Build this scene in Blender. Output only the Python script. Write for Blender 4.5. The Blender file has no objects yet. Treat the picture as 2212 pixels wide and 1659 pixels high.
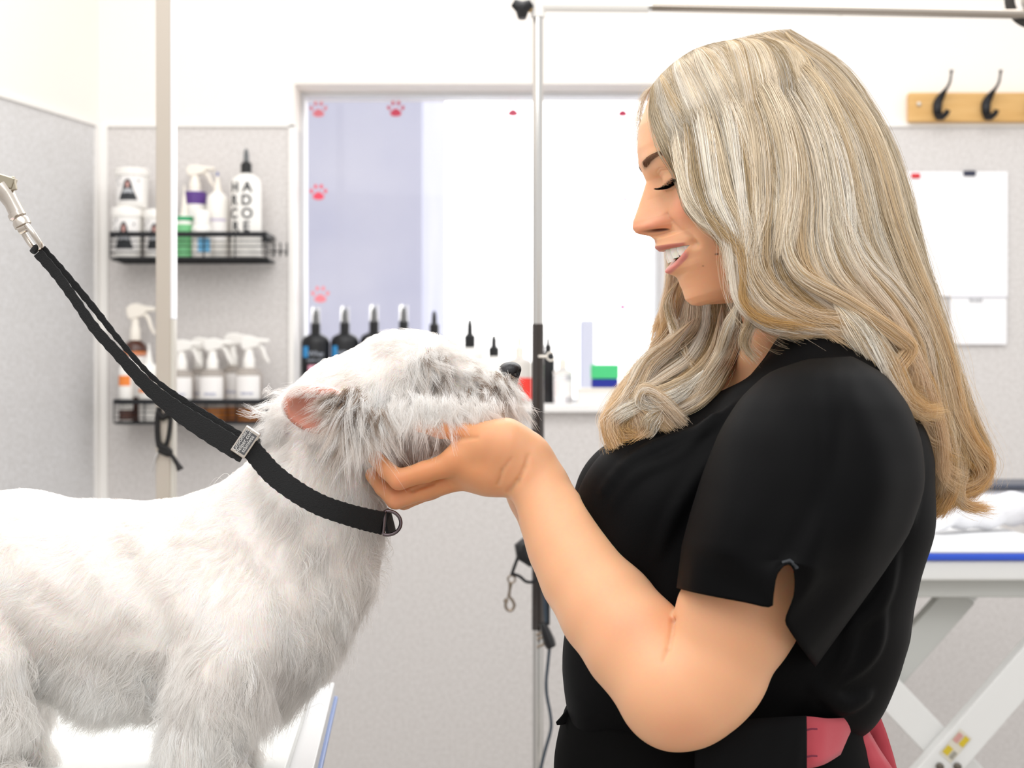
import bpy, math, random
import numpy as np
from mathutils import Vector, Matrix
import openvdb
random.seed(7); RNG = np.random.default_rng(7)
SC = bpy.context.scene
PI = math.pi
# ---------------------------------------------------------------- camera
F_PX, CAM_Y, ZC = 3290.0, -1.4, 1.45          # focal length in pixels of a 2212 wide frame
cam_d = bpy.data.cameras.new('camera'); cam = bpy.data.objects.new('camera', cam_d)
SC.collection.objects.link(cam)
cam.location = (0, CAM_Y, ZC); cam.rotation_euler = (PI/2, 0, 0)
cam_d.sensor_width = 36.0; cam_d.lens = 36.0*F_PX/2212.0
cam_d.clip_start = 0.05; cam_d.clip_end = 60
cam_d.dof.use_dof = True; cam_d.dof.focus_distance = 1.36; cam_d.dof.aperture_fstop = 7.5
SC.camera = cam
# ---------------------------------------------------------------- world and lights
w = bpy.data.worlds.new('world'); SC.world = w; w.use_nodes = True
nt = w.node_tree; nt.nodes.clear()
wo = nt.nodes.new('ShaderNodeOutputWorld'); bg = nt.nodes.new('ShaderNodeBackground')
tc = nt.nodes.new('ShaderNodeTexCoord'); sx = nt.nodes.new('ShaderNodeSeparateXYZ'); rp = nt.nodes.new('ShaderNodeValToRGB')
nt.links.new(tc.outputs['Generated'], sx.inputs[0])
mr = nt.nodes.new('ShaderNodeMapRange'); mr.inputs['From Min'].default_value = -1; mr.inputs['From Max'].default_value = 1
nt.links.new(sx.outputs['Z'], mr.inputs['Value']); nt.links.new(mr.outputs[0], rp.inputs[0])
rp.color_ramp.elements[0].position = 0.30; rp.color_ramp.elements[0].color = (.60, .575, .55, 1)
rp.color_ramp.elements[1].position = 0.75; rp.color_ramp.elements[1].color = (1.0, 1.0, 1.0, 1)
nt.links.new(rp.outputs[0], bg.inputs[0])
my = nt.nodes.new('ShaderNodeMapRange'); my.inputs['From Min'].default_value = .1; my.inputs['From Max'].default_value = .8   # brighter sky on the window side
my.inputs['To Min'].default_value = 1.12; my.inputs['To Max'].default_value = 3.6
nt.links.new(sx.outputs['Y'], my.inputs['Value']); nt.links.new(my.outputs[0], bg.inputs[1])
nt.links.new(bg.outputs[0], wo.inputs[0])
def area(name, loc, target, size, power, color=(1, 1, 1)):
    d = bpy.data.lights.new(name, 'AREA'); d.energy = power; d.shape = 'RECTANGLE'; d.size, d.size_y = size; d.color = color
    o = bpy.data.objects.new(name, d); SC.collection.objects.link(o); o.location = loc
    o.rotation_euler = (Vector(target)-Vector(loc)).to_track_quat('-Z', 'Y').to_euler(); return o
area('ceiling_panel_light', (-0.3, -0.9, 2.75), (0.1, 0.5, 1.2), (1.8, 1.2), 16, (1, .985, .96))
area('ceiling_strip_light', (0.2, 1.0, 2.75), (0.2, 1.4, 1.0), (2.4, .5), 13, (1, .985, .96))
SC.view_settings.view_transform = 'Standard'; SC.view_settings.look = 'None'
SC.view_settings.gamma = 1.0; SC.view_settings.use_curve_mapping = False
SC.view_settings.exposure = 0.08
SC.cycles.use_denoising = True
SC.cycles.max_bounces = 8; SC.cycles.transparent_max_bounces = 12
# ---------------------------------------------------------------- helpers
def P(px, py, Y=0.0):
    s = (Y-CAM_Y)/F_PX
    return np.array([(px-1106)*s, Y, ZC-(py-829.5)*s])
def S(Y=0.0): return (Y-CAM_Y)/F_PX            # metres per pixel at depth Y
def lin(c):
    if isinstance(c, str): c = [int(c[i:i+2], 16)/255 for i in (0, 2, 4)]
    return tuple(x/12.92 if x <= .04045 else ((x+.055)/1.055)**2.4 for x in c[:3])
MATS = {}
def mat(name, col='808080', rough=.5, metal=0., bump=None, vcol=None, var=None, alpha=1, trans=0, sss=0, sheen=0, emit=None, spec=.5, coat=0, ior=1.45, aniso=0):
    if name in MATS: return MATS[name]
    m = bpy.data.materials.new(name); m.use_nodes = True; MATS[name] = m
    t = m.node_tree; b = t.nodes['Principled BSDF']
    c = lin(col)
    b.inputs['Base Color'].default_value = (*c, 1)
    b.inputs['Roughness'].default_value = rough; b.inputs['Metallic'].default_value = metal
    b.inputs['Specular IOR Level'].default_value = spec; b.inputs['IOR'].default_value = ior
    b.inputs['Alpha'].default_value = alpha
    b.inputs['Transmission Weight'].default_value = trans
    b.inputs['Coat Weight'].default_value = coat
    b.inputs['Anisotropic'].default_value = aniso
    if sss:
        b.inputs['Subsurface Weight'].default_value = 1.0; b.inputs['Subsurface Radius'].default_value = (1, .35, .18); b.inputs['Subsurface Scale'].default_value = sss
    if sheen: b.inputs['Sheen Weight'].default_value = sheen; b.inputs['Sheen Roughness'].default_value = .5
    if emit: b.inputs['Emission Color'].default_value = (*lin(emit[0]), 1); b.inputs['Emission Strength'].default_value = emit[1]
    if vcol:
        a = t.nodes.new('ShaderNodeAttribute'); a.attribute_name = vcol
        t.links.new(a.outputs['Color'], b.inputs['Base Color'])
    if var:                                    # (scale, other colour, contrast, stretch)
        tcn = t.nodes.new('ShaderNodeTexCoord'); mp = t.nodes.new('ShaderNodeMapping'); mp.inputs['Scale'].default_value = var[3] if len(var) > 3 else (1, 1, 1)
        n = t.nodes.new('ShaderNodeTexNoise'); n.inputs['Scale'].default_value = var[0]; n.inputs['Detail'].default_value = 6
        r = t.nodes.new('ShaderNodeValToRGB'); r.color_ramp.elements[0].position = .5-var[2]; r.color_ramp.elements[1].position = .5+var[2]
        r.color_ramp.elements[0].color = (*lin(var[1]), 1); r.color_ramp.elements[1].color = (*c, 1)
        t.links.new(tcn.outputs['Object'], mp.inputs[0]); t.links.new(mp.outputs[0], n.inputs[0]); t.links.new(n.outputs[0], r.inputs[0]); t.links.new(r.outputs[0], b.inputs['Base Color'])
    if bump:                                   # (scale, strength, distance)
        tcn = t.nodes.new('ShaderNodeTexCoord'); n = t.nodes.new('ShaderNodeTexNoise'); n.inputs['Scale'].default_value = bump[0]; n.inputs['Detail'].default_value = 5
        mp = t.nodes.new('ShaderNodeMapping'); mp.inputs['Scale'].default_value = bump[3] if len(bump) > 3 else (1, 1, 1)
        bn = t.nodes.new('ShaderNodeBump'); bn.inputs['Strength'].default_value = bump[1]; bn.inputs['Distance'].default_value = bump[2]
        t.links.new(tcn.outputs['Object'], mp.inputs[0]); t.links.new(mp.outputs[0], n.inputs[0]); t.links.new(n.outputs[0], bn.inputs['Height']); t.links.new(bn.outputs[0], b.inputs['Normal'])
    return m
def tag(o, label=None, cat=None, group=None, kind=None):
    if label: o['label'] = label
    if cat: o['category'] = cat
    if group: o['group'] = group
    if kind: o['kind'] = kind
    return o
def thing(name, label, cat, loc=(0, 0, 0), group=None, rz=0):
    o = bpy.data.objects.new(name, None); SC.collection.objects.link(o); o.location = tuple(loc); o.rotation_euler = (0, 0, rz)
    o.empty_display_size = .02
    return tag(o, label, cat, group)
def copy_tree(o, parent=None):
    c = o.copy(); SC.collection.objects.link(c); c.parent = parent
    for ch in list(o.children): copy_tree(ch, c)
    return c
def link(name, verts, faces, m, parent=None, smooth=True, bevel=0, sub=0, origin=None):
    """one mesh object; vertices given in the parent's space (or world when there is none)"""
    me = bpy.data.meshes.new(name)
    v = np.asarray(verts, dtype=float)
    o = bpy.data.objects.new(name, me)
    if origin is not None: v = v-np.asarray(origin); o.location = tuple(origin)
    me.from_pydata([tuple(x) for x in v], [], faces); me.update()
    for mm in (m if isinstance(m, list) else [m]): me.materials.append(mm)
    if smooth:
        me.polygons.foreach_set('use_smooth', [True]*len(me.polygons))
        try: me.set_sharp_from_angle(angle=math.radians(smooth if not isinstance(smooth, bool) else 40))
        except Exception: pass
    SC.collection.objects.link(o)
    if parent is not None: o.parent = parent
    if bevel:
        b = o.modifiers.new('b', 'BEVEL'); b.width = bevel; b.segments = 2; b.limit_method = 'ANGLE'; b.angle_limit = .7
    if sub:
        b = o.modifiers.new('s', 'SUBSURF'); b.levels = sub; b.render_levels = sub
    return o
class MB:
    def __init__(s): s.v = []; s.f = []
    def raw(s, v, f):
        n = len(s.v); s.v += [tuple(map(float, x)) for x in v]; s.f += [tuple(int(i)+n for i in q) for q in f]; return s
    def box(s, lo, hi):
        (a, b, c), (d, e, f) = lo, hi
        return s.raw([(a,b,c),(d,b,c),(d,e,c),(a,e,c),(a,b,f),(d,b,f),(d,e,f),(a,e,f)], [(0,3,2,1),(4,5,6,7),(0,1,5,4),(1,2,6,5),(2,3,7,6),(3,0,4,7)])
    def bar(s, a, b, w, h, up=(0, 0, 1)):      # box beam from a to b
        a, b = np.array(a, float), np.array(b, float); d = b-a; d /= np.linalg.norm(d); u = np.array(up, float)
        x = np.cross(d, u); x /= np.linalg.norm(x); y = np.cross(x, d)
        vs = [e+sx_*x*w/2+sy_*y*h/2 for e in (a, b) for sx_, sy_ in ((-1,-1),(1,-1),(1,1),(-1,1))]
        return s.raw(vs, [(0,3,2,1),(4,5,6,7),(0,1,5,4),(1,2,6,5),(2,3,7,6),(3,0,4,7)])
    def tube(s, pts, r, n=12, flat=1.0, up=(0, 0, 1), cap=True, closed=False):
        pts = [np.array(p, float) for p in pts]; N = len(pts); rr = list(r) if hasattr(r, '__len__') else [r]*N
        T = []
        for i in range(N):
            a = pts[(i-1) % N] if closed or i > 0 else pts[i]; b = pts[(i+1) % N] if closed or i < N-1 else pts[i]
            d = b-a; T.append(d/(np.linalg.norm(d)+1e-12))
        u = np.array(up, float); x = np.cross(T[0], u)
        if np.linalg.norm(x) < 1e-3: x = np.cross(T[0], (0, 1, 0.01))
        x /= np.linalg.norm(x); vs = []
        for i in range(N):
            x = x-T[i]*x.dot(T[i]); x /= np.linalg.norm(x); y = np.cross(T[i], x)
            for k in range(n):
                a = 2*PI*k/n; vs.append(pts[i]+x*math.cos(a)*rr[i]+y*math.sin(a)*rr[i]*flat)
        fs = []
        for i in range(N if closed else N-1):
            j = (i+1) % N
            for k in range(n): fs.append((i*n+k, i*n+(k+1) % n, j*n+(k+1) % n, j*n+k))
        if cap and not closed: fs += [tuple(range(n))[::-1], tuple((N-1)*n+k for k in range(n))]
        return s.raw(vs, fs)
    def lathe(s, prof, c=(0, 0, 0), n=28, sxy=(1, 1), a0=0, a1=2*PI, close=True):
        full = abs(a1-a0-2*PI) < 1e-6; vs = []; fs = []; m = n if full else n+1
        for r, z in prof:
            for k in range(m):
                a = a0+(a1-a0)*k/n; vs.append((c[0]+r*math.cos(a)*sxy[0], c[1]+r*math.sin(a)*sxy[1], c[2]+z))
        for i in range(len(prof)-1):
            for k in range(n if full else m-1): fs.append((i*m+k, i*m+(k+1) % m, (i+1)*m+(k+1) % m, (i+1)*m+k))
        if full and close: fs += [tuple(range(m))[::-1], tuple((len(prof)-1)*m+k for k in range(m))]
        return s.raw(vs, fs)
    def prism(s, poly, y0, y1):                # (x,z) outline extruded in y
        n = len(poly); vs = [(x, y0, z) for x, z in poly]+[(x, y1, z) for x, z in poly]
        return s.raw(vs, [tuple(range(n)), tuple(range(n, 2*n))[::-1]]+[(i, i+n, (i+1) % n+n, (i+1) % n) for i in range(n)])
    def build(s, name, m, parent=None, **k): return link(name, s.v, s.f, m, parent, **k)
def spline(pts, n):                            # Catmull-Rom through rows of any width
    p = np.asarray(pts, float); d = np.r_[0, np.cumsum(np.linalg.norm(np.diff(p[:, :3], axis=0), axis=1)**.5+1e-9)]; d /= d[-1]
    t = np.linspace(0, 1, n); out = np.empty((n, p.shape[1])); i = np.clip(np.searchsorted(d, t, side='right')-1, 0, len(p)-2)
    q = np.vstack([2*p[0]-p[1], p, 2*p[-1]-p[-2]]); h = d[i+1]-d[i]; u = ((t-d[i])/h)[:, None]
    dd = np.r_[d[0]-(d[1]-d[0]), d, d[-1]+(d[-1]-d[-2])]
    m0 = (q[i+2]-q[i])/((dd[i+2]-dd[i])[:, None])*h[:, None]; m1 = (q[i+3]-q[i+1])/((dd[i+3]-dd[i+1])[:, None])*h[:, None]
    return (2*u**3-3*u**2+1)*q[i+1]+(u**3-2*u**2+u)*m0+(-2*u**3+3*u**2)*q[i+2]+(u**3-u**2)*m1
def text_geo(s, size, ext=.0004, align='CENTER', spacing=1.0, bold=0):
    c = bpy.data.curves.new('t', 'FONT'); c.body = s; c.size = size; c.extrude = ext; c.offset = bold; c.align_x = align; c.space_line = spacing
    o = bpy.data.objects.new('t', c); SC.collection.objects.link(o); bpy.context.view_layer.update()
    me = o.to_mesh(); v = [tuple(x.co) for x in me.vertices]; f = [tuple(p.vertices) for p in me.polygons]
    o.to_mesh_clear(); bpy.data.objects.remove(o); bpy.data.curves.remove(c); return np.array(v), f
def slice_x(v, f, step):
    import bmesh
    bm = bmesh.new(); vs = [bm.verts.new(p) for p in v]
    for q in f:
        try: bm.faces.new([vs[i] for i in q])
        except ValueError: pass
    lo, hi = min(p[0] for p in v), max(p[0] for p in v); x = lo+step
    while x < hi:
        bmesh.ops.bisect_plane(bm, geom=bm.verts[:]+bm.edges[:]+bm.faces[:], plane_co=(x, 0, 0), plane_no=(1, 0, 0)); x += step
    bm.verts.index_update(); out = np.array([tuple(p.co) for p in bm.verts]), [tuple(p.index for p in q.verts) for q in bm.faces]; bm.free(); return out
def lettering(s, size, org, m, parent, wrap=None, xdir=(1, 0, 0), zdir=(0, 0, 1), name='lettering', align='CENTER', ext=.0004, bold=0):
    v, f = text_geo(s, size, ext, align, 1.0, bold); org = np.array(org, float)
    if wrap and size > .006: v, f = slice_x(v, f, wrap*.07)
    if wrap: # bend round a vertical cylinder centred on the parent's axis, facing -y
        a = (v[:, 0]+org[0])/wrap; r = wrap+v[:, 2]
        w_ = np.stack([r*np.sin(a), org[1]-r*np.cos(a), org[2]+v[:, 1]], 1)
    else:
        xd, zd = np.array(xdir, float), np.array(zdir, float); nd = np.cross(xd, zd)
        w_ = org+v[:, :1]*xd+v[:, 1:2]*zd+v[:, 2:3]*nd
    return link(name, w_, f, m, parent, smooth=False)
# ================================================================ the room
YB = 2.10                                       # back wall plane
white_paint = mat('cream_paint', 'f5eee7', .75, bump=(60, .08, .002))
panel = mat('speckled_panel', 'dedad8', .45, var=(150, 'cbc6c3', .16))
panel_b = mat('speckled_panel_side', 'dcdbdc', .45, var=(150, 'c9c7c6', .16))
trimm = mat('white_trim', 'f3f0ec', .4)
def pl(name, lo, hi, m, **k):
    o = MB().box(lo, hi).build(name, m, None, smooth=False, **k); o['kind'] = 'structure'; return o
xw0, xw1 = P(636, 0, YB)[0], P(1432, 0, YB)[0]; zw1 = P(0, 181, YB)[2]; zw0 = P(0, 872, YB)[2]
XL, XR = P(213, 0, YB)[0], 4.0
zd = P(0, 271, YB)[2]; zd_r = P(0, 275, YB)[2]
# wall with the window hole, painted above, panelled below the dado trim
mb = MB().box((XL, YB, zw1), (XR, YB+.22, 2.8)).box((XL, YB, zd), (xw0, YB+.22, zw1)).box((xw1, YB, zd), (XR, YB+.22, zw1))
o = mb.build('wall_back', white_paint, None, smooth=False); o['kind'] = 'structure'
mb = MB().box((XL, YB, 0), (xw0, YB+.22, zd)).box((xw1, YB, 0), (XR, YB+.22, zd)).box((xw0, YB, 0), (xw1, YB+.22, zw0-.012))
pb = mb.build('wall_back_panelling', panel, None, smooth=False); pb['kind'] = 'structure'
pl('trim_1', (XL, YB-.006, zd-.004), (xw0, YB, zd+.006), trimm)
pl('trim_2', (xw1, YB-.006, zd-.004), (XR, YB, zd+.006), trimm)
pl('trim_3', (xw0-.012, YB-.006, 0), (xw0, YB, zd), trimm)
pl('trim_4', (XL, YB-.008, 0), (XL+.022, YB, zd), trimm)
# the left wall, not quite square to the back one
dirL = np.array([-math.sin(math.radians(16)), -math.cos(math.radians(16)), 0]); nL = np.array([-dirL[1], dirL[0], 0])
c0 = np.array([XL, YB, 0])
def lwall(name, z0, z1, off, m, a=0, b=3.2, th=.1):
    p, q = c0+dirL*a, c0+dirL*b; n = nL if np.dot(nL, (1, 0, 0)) > 0 else -nL
    vs = [p+n*off, q+n*off, q-n*th, p-n*th]; vs = [(v[0], v[1], z) for z in (z0, z1) for v in vs]
    o = link(name, vs, [(0,1,2,3),(4,7,6,5),(0,4,5,1),(1,5,6,2),(2,6,7,3),(3,7,4,0)], m, None, smooth=False); o['kind'] = 'structure'; return o
lwall('wall_left', zd, 2.8, 0, white_paint); lwall('wall_left_panelling', 0, zd, .001, panel_b)
lwall('trim_5', zd-.004, zd+.006, .006, trimm, th=0); lwall('trim_6', 0, zd, .008, trimm, a=0, b=.02, th=0)
fl = pl('floor', (-3, -3.5, -.1), (XR, YB, 0), mat('grey_floor', 'b9b4ae', .45, var=(6, 'a8a39c', .3)))
# window
zs = zw0
pl('windowsill_1', (xw0+.0005, YB-.022, zs-.02), (xw1-.0005, YB+.0995, zs), mat('sill_white', 'f4f2f0', .35), bevel=.003)
wf = MB(); fw = .011; yf = YB+.10
wf.box((xw0, yf, zs), (xw0+fw, yf+.045, zw1)).box((xw1-fw, yf, zs), (xw1, yf+.045, zw1)).box((xw0+fw, yf, zw1-fw), (xw1-fw, yf+.045, zw1)).box((xw0+fw, yf, zs), (xw1-fw, yf+.045, zs+fw))
wn = wf.build('window_1', mat('window_frame_white', 'e9eaee', .35), None, smooth=False, bevel=.002); wn['kind'] = 'structure'
gl = bpy.data.materials.new('pane_glass'); gl.use_nodes = True; MATS['pane_glass'] = gl
_t = gl.node_tree; _t.nodes.clear(); _o = _t.nodes.new('ShaderNodeOutputMaterial'); _m = _t.nodes.new('ShaderNodeMixShader'); _m.inputs[0].default_value = .008
_a = _t.nodes.new('ShaderNodeBsdfTransparent'); _b = _t.nodes.new('ShaderNodeBsdfGlossy'); _b.inputs[1].default_value = .02
_t.links.new(_a.outputs[0], _m.inputs[1]); _t.links.new(_b.outputs[0], _m.inputs[2]); _t.links.new(_m.outputs[0], _o.inputs[0])
MB().box((xw0+fw, yf+.02, zs+fw), (xw1-fw, yf+.026, zw1-fw)).build('window_pane', gl, wn, smooth=False)
# outside: a rendered neighbouring wall on the left, pale yard beyond
xo = P(912, 0, 4.2)[0]
o = MB().box((-1.9, 4.2, 0), (xo, 6.2, 3.6)).build('wall_outside', mat('outside_render', 'd2d3e2', .9, var=(2.6, 'bcbfd6', .3)), None, smooth=False); o['kind'] = 'structure'
o = MB().box((-3.5, 2.34, -.3), (3.5, 9, -.02)).build('ground_outside', mat('pale_concrete', 'c9cbd6', .9), None, smooth=False); o['kind'] = 'structure'
pst = MB()
a, b = P(1253, 0, 5)[0], P(1285, 0, 5)[0]
pst.box((a, 5, -.02), (b, 5.1, P(0, 690, 5)[2]))
tag(pst.build('gate_post', mat('post_blue_grey', 'dcdfea', .8), None, smooth=False, bevel=.01), 'pale blue-grey post standing outside beyond the window pane, above the green sponge', 'post')
# paw stickers on the inside of the glass
def paw(px, py, s, col, label, mirror=1):
    yy = yf+.0195; c = P(px, py, yy); k = S(yy)*s
    m = mat('sticker_'+col, col, .6); mb = MB()
    def blob(cx, cz, rx, rz, rot=0, n=18, sh=None):
        pts = []
        for i in range(n):
            a_ = 2*PI*i/n; x, z = math.cos(a_)*rx, math.sin(a_)*rz
            if sh: x *= 1-.35*math.sin(a_) ; z *= 1-.12*abs(math.cos(a_))
            pts.append((c[0]+(cx+x*math.cos(rot)-z*math.sin(rot))*k, c[2]+(cz+x*math.sin(rot)+z*math.cos(rot))*k))
        mb.prism(pts, yy-.0012, yy)
    blob(0, -8, 12, 9, 0, sh=1)
    for tx, tz, r_ in ((-15, 2, .3), (-6, 12, .1), (6, 12, -.1), (15, 2, -.3)): blob(tx, tz, 3.6, 5, r_)
    return tag(mb.build('paw_sticker', m, None, smooth=False), label, 'sticker', 'paw print stickers on the window')
paw(688, 236, 1.0, 'f58c98', 'pale coral paw print sticker in the upper left corner of the window')
paw(855, 235, 1.0, 'e0506a', 'deep coral paw print sticker near the window top, second from the corner')
paw(1108, 236, .95, 'e0607c', 'faded paw print sticker at the window top just left of the chrome upright')
paw(1345, 238, .85, 'd8486c', 'faded paw print sticker at the window top beside the woman\'s forehead')
paw(688, 415, 1.0, 'ee4f66', 'bright coral paw print sticker halfway up the left side of the window')
paw(692, 636, 1.05, 'f8929c', 'pale pink paw print sticker low on the window above the black spray bottles')
paw(1350, 426, .5, 'dc8cb8', 'tiny faded pink paw sticker beside the woman\'s nose bridge')
paw(1345, 658, .6, 'd678b0', 'small faded pink paw sticker low on the window by the blonde curls')
# ================================================================ wall shelves
wire = mat('black_wire', '1b1c20', .45, metal=.3)
def wire_basket(px0, px1, py_top, py_bot, label, hooks):
    yf_, yb = YB-.13, YB-.012; x0, x1 = P(px0, 0, yf_)[0], P(px1, 0, yf_)[0]; zt, zb = P(0, py_top, yf_)[2], P(0, py_bot, yf_)[2]
    t = thing('wire_shelf', label, 'shelf', ((x0+x1)/2, yf_, zb))
    W = (x1-x0)/2; D = yb-yf_; H = zt-zb; m = MB()
    cr = .02
    def loop(z, r, nm, thick=None):
        pts = [(-W+cr, 0, z), (W-cr, 0, z), (W, cr, z), (W, D, z), (-W, D, z), (-W, cr, z)]
        MB().tube(pts, r, 8, closed=True).build(nm, wire, t)
    mbb = MB().bar((-W, 0, H), (W, 0, H), .004, .012).bar((-W, D, H), (W, D, H), .004, .012).bar((-W, 0, H), (-W, D, H), .004, .012).bar((W, 0, H), (W, D, H), .004, .012)
    mbb.build('rim', wire, t, bevel=.001)
    loop(0, .0035, 'base_hoop')
    g = MB()
    for zz in (H*.25, H*.5, H*.72): g.tube([(-W, 0, zz), (W, 0, zz)], .0012, 6).tube([(-W, 0, zz), (-W, D, zz)], .0012, 6).tube([(W, 0, zz), (W, D, zz)], .0012, 6)
    for i in range(6):
        x = -W+2*W*i/5; g.tube([(x, 0, 0), (x, 0, H)], .0016, 6)
    for i in range(14):
        y = D*i/13; g.tube([(-W, y, 0), (W, y, 0)], .0014, 6)
    g.build('wire_grid', wire, t)
    if hooks:
        for i in range(3):
            h = MB(); x = W+.012+.014*i
            h.tube([(x, D*.3, H*.35), (x, D*.3-.006, H*.15), (x+.002, D*.3-.012, .012), (x+.004, D*.3-.022, .008), (x+.005, D*.3-.028, .022), (x+.005, D*.3-.03, .035)], .0018, 6)
            h.tube([(W-.002, D*.3, H*.35), (x, D*.3, H*.35)], .0016, 6); h.build('hook', wire, t)
    return t, (x0, x1, yf_, yb, zb)
sh1, (_, _, syf, syb, sz1) = wire_basket(238, 575, 506, 558, 'upper black wire shelf basket on the wall, holding the lettered white bottle', True)
sh2, (_, _, _, _, sz2) = wire_basket(246, 577, 868, 914, 'lower black wire shelf basket on the wall, holding the trigger sprays', False)
ymid = (syf+syb)/2+.0
k1 = S(ymid)                                    # metres per pixel on the shelf
def shelf_xy(px, y=ymid): return P(px, 0, y)[0]
wp = mat('white_plastic', 'f4f1ec', .35); wp2 = mat('white_plastic_warm', 'f2ebe0', .4); bp = mat('black_plastic', '1a1a1c', .3); clearp = mat('clear_plastic', 'f2f2f2', .08, trans=.85, ior=1.3)
lw = mat('label_white', 'f6f3f1', .6); ink = mat('ink_dark', '22262e', .6)
def bottle(px, top, floor_z, hw, label, body, cap, y=ymid, kind='pump', name='spray_bottle', shoulder=.62, group=None, capw=.42, bands=(), neck_py=None, nozzle=None, overcap=False, sy=1.0, texts=()):
    """upright bottle; hw half width in px, shoulder = body height share; bands = (z0,z1,material,a0,a1,name)"""
    s = S(y); zt = P(0, top, y)[2]; H = zt-floor_z; R = hw*s
    t = thing(name, label, 'bottle', (shelf_xy(px, y), y, floor_z), group)
    hb = H*shoulder; rn = R*capw
    prof = [(R*.9, 0), (R, .004), (R, hb*.86), (R*.97, hb*.90), (R*.86, hb*.95), (rn*1.15, hb), (rn*.9, hb+.002)]
    MB().lathe(prof, n=32, sxy=(1, sy)).build('body', body, t)
    for z0, z1, m_, a0, a1, nm in bands:
        MB().lathe([(R*1.012, hb*z0), (R*1.012, hb*z1)], n=24, sxy=(1, sy), a0=-PI/2+a0, a1=-PI/2+a1).build(nm, m_, t)
    hc = H-hb
    if kind == 'pump':
        MB().lathe([(rn, hb), (rn, hb+hc*.42), (rn*.75, hb+hc*.46), (rn*.55, hb+hc*.5)], n=24).build('cap', cap, t)
        MB().lathe([(rn*.55, hb+hc*.46), (rn*.5, hb+hc*.8), (rn*.3, H-.001), (rn*.25, H)], n=20).tube([(0, 0, hb+hc*.82), (0, -rn*.8, hb+hc*.82)], rn*.18, 8).build('nozzle', nozzle or cap, t)
    elif kind == 'trigger':
        MB().lathe([(rn, hb), (rn, hb+hc*.3), (rn*.8, hb+hc*.36), (rn*.62, hb+hc*.6)], n=20).build('cap', cap, t)
        q = hc; head = [(-.022, hb+q*.66), (-.010, hb+q*.62), (.010, hb+q*.55), (.016, hb+q*.62), (.020, hb+q*.85), (.010, hb+q*.97), (-.004, H), (-.024, hb+q*.93), (-.046, hb+q*.9), (-.046, hb+q*.78), (-.026, hb+q*.78)]
        sgn = -1
        MB().prism([(x*sgn, z) for x, z in head][::sgn], -.009, .009).build('spray_head', nozzle or cap, t, bevel=.003)
        MB().tube([(-.018*sgn, 0, hb+q*.75), (-.030*sgn, 0, hb+q*.6), (-.036*sgn, 0, hb+q*.35), (-.044*sgn, 0, hb+q*.18)], [.005, .005, .0045, .003], 8).build('trigger', nozzle or cap, t)
    elif kind == 'dropper':
        MB().lathe([(rn, hb), (rn*.7, hb+hc*.3), (rn*.3, hb+hc*.7), (rn*.16, hb+hc*.86)], n=20).build('cap', cap, t)
        MB().lathe([(rn*.22, hb+hc*.82), (rn*.26, hb+hc*.93), (rn*.1, H)], n=12).build('tip', nozzle or cap, t)
    elif kind == 'flip':
        MB().lathe([(rn, hb), (rn, H-.003), (rn*.9, H)], n=24).build('cap', cap, t)
    if overcap:
        MB().lathe([(rn*.92, hb+hc*.42), (rn*.92, H+.004), (rn*.8, H+.007), (rn*.1, H+.007)], n=20).build('clear_overcap', clearp, t)
    for tx in texts: lettering(tx[0], tx[1], (tx[2], 0, tx[3]), tx[4], t, wrap=R*1.02)
    return t, R, hb
zf1 = sz1+.004; zf2 = sz2+.004
# upper shelf
t, R, hb = bottle(532, 322, zf1, 33, 'tall white bottle with a grey and black spray cap, lettered in a stacked black word', wp, bp, kind='pump', shoulder=.77, capw=.36, nozzle=mat('grey_nozzle', '6d7072', .4))
for i, s_ in enumerate(('HA', 'RD', 'CO', 'RE')):
    lettering(s_[0]+' '+s_[1], .032, (-.008, 0, hb*(.775-.155*i)), ink, t, wrap=R*1.03, bold=.0006)
def tub(px, py0, py1, hw, floor, label, y, word=None, extra=None):
    s = S(y); z0 = floor; H = (py1-py0)*s; R = hw*s
    t = thing('tub', label, 'tub', (shelf_xy(px, y), y, z0))
    MB().lathe([(R*.9, 0), (R*.93, .003), (R, H*.8), (R*1.0, H*.82)], n=32).build('body', wp, t)
    MB().lathe([(R*1.07, H*.82), (R*1.07, H*.98), (R*1.02, H), (R*.1, H)], n=32).build('lid', wp, t)
    MB().lathe([(R*.955, H*.12), (R*1.012, H*.78)], n=20, a0=-PI/2-1.0, a1=-PI/2+1.0).build('label_sheet', lw, t)
    # dark seated animal drawing with a banner, on the label
    def flat(poly, m_, nm, e=.0012):
        v0, f0 = slice_x(np.array([(x, z, 0.) for x, z in poly]), [tuple(range(len(poly)))], .09); vs = []
        for x, z, _ in v0:
            a_ = x; r = R*(.955+.057*(z-.12)/.66)+e; vs.append((r*math.sin(a_), -r*math.cos(a_), z*H))
        return link(nm, vs, f0, m_, t, smooth=False)
    if extra != 'plain':
        flat([(-.62, .17), (-.6, .22), (-.34, .44), (-.24, .62), (-.1, .7), (.08, .7), (.2, .6), (.3, .44), (.55, .22), (.58, .17)], mat('print_dark', '34363a', .6), 'printed_figure')
        flat([(-.1, .5), (-.1, .62), (.04, .64), (.08, .54), (0, .48)], mat('print_skin', 'd8a39a', .6), 'printed_face', .002)
        flat([(-.32, .34), (-.3, .42), (0, .47), (.27, .42), (.3, .34), (0, .36)], mat('print_grey', 'b9bcc0', .6), 'printed_banner', .002)
        for x_, z_ in ((-.75, .68), (-.5, .74), (-.55, .56), (.62, .66)):
            flat([(x_-.05, z_), (x_, z_+.035), (x_+.05, z_), (x_, z_-.035)], mat('print_dark', '34363a', .6), 'printed_dot', .002)
    return t, H
ty = ymid-.006
t1, h1 = tub(276, 448, 556, 33, zf1, 'white tub with a dark printed figure, under another tub on the upper shelf', ty)
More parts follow.
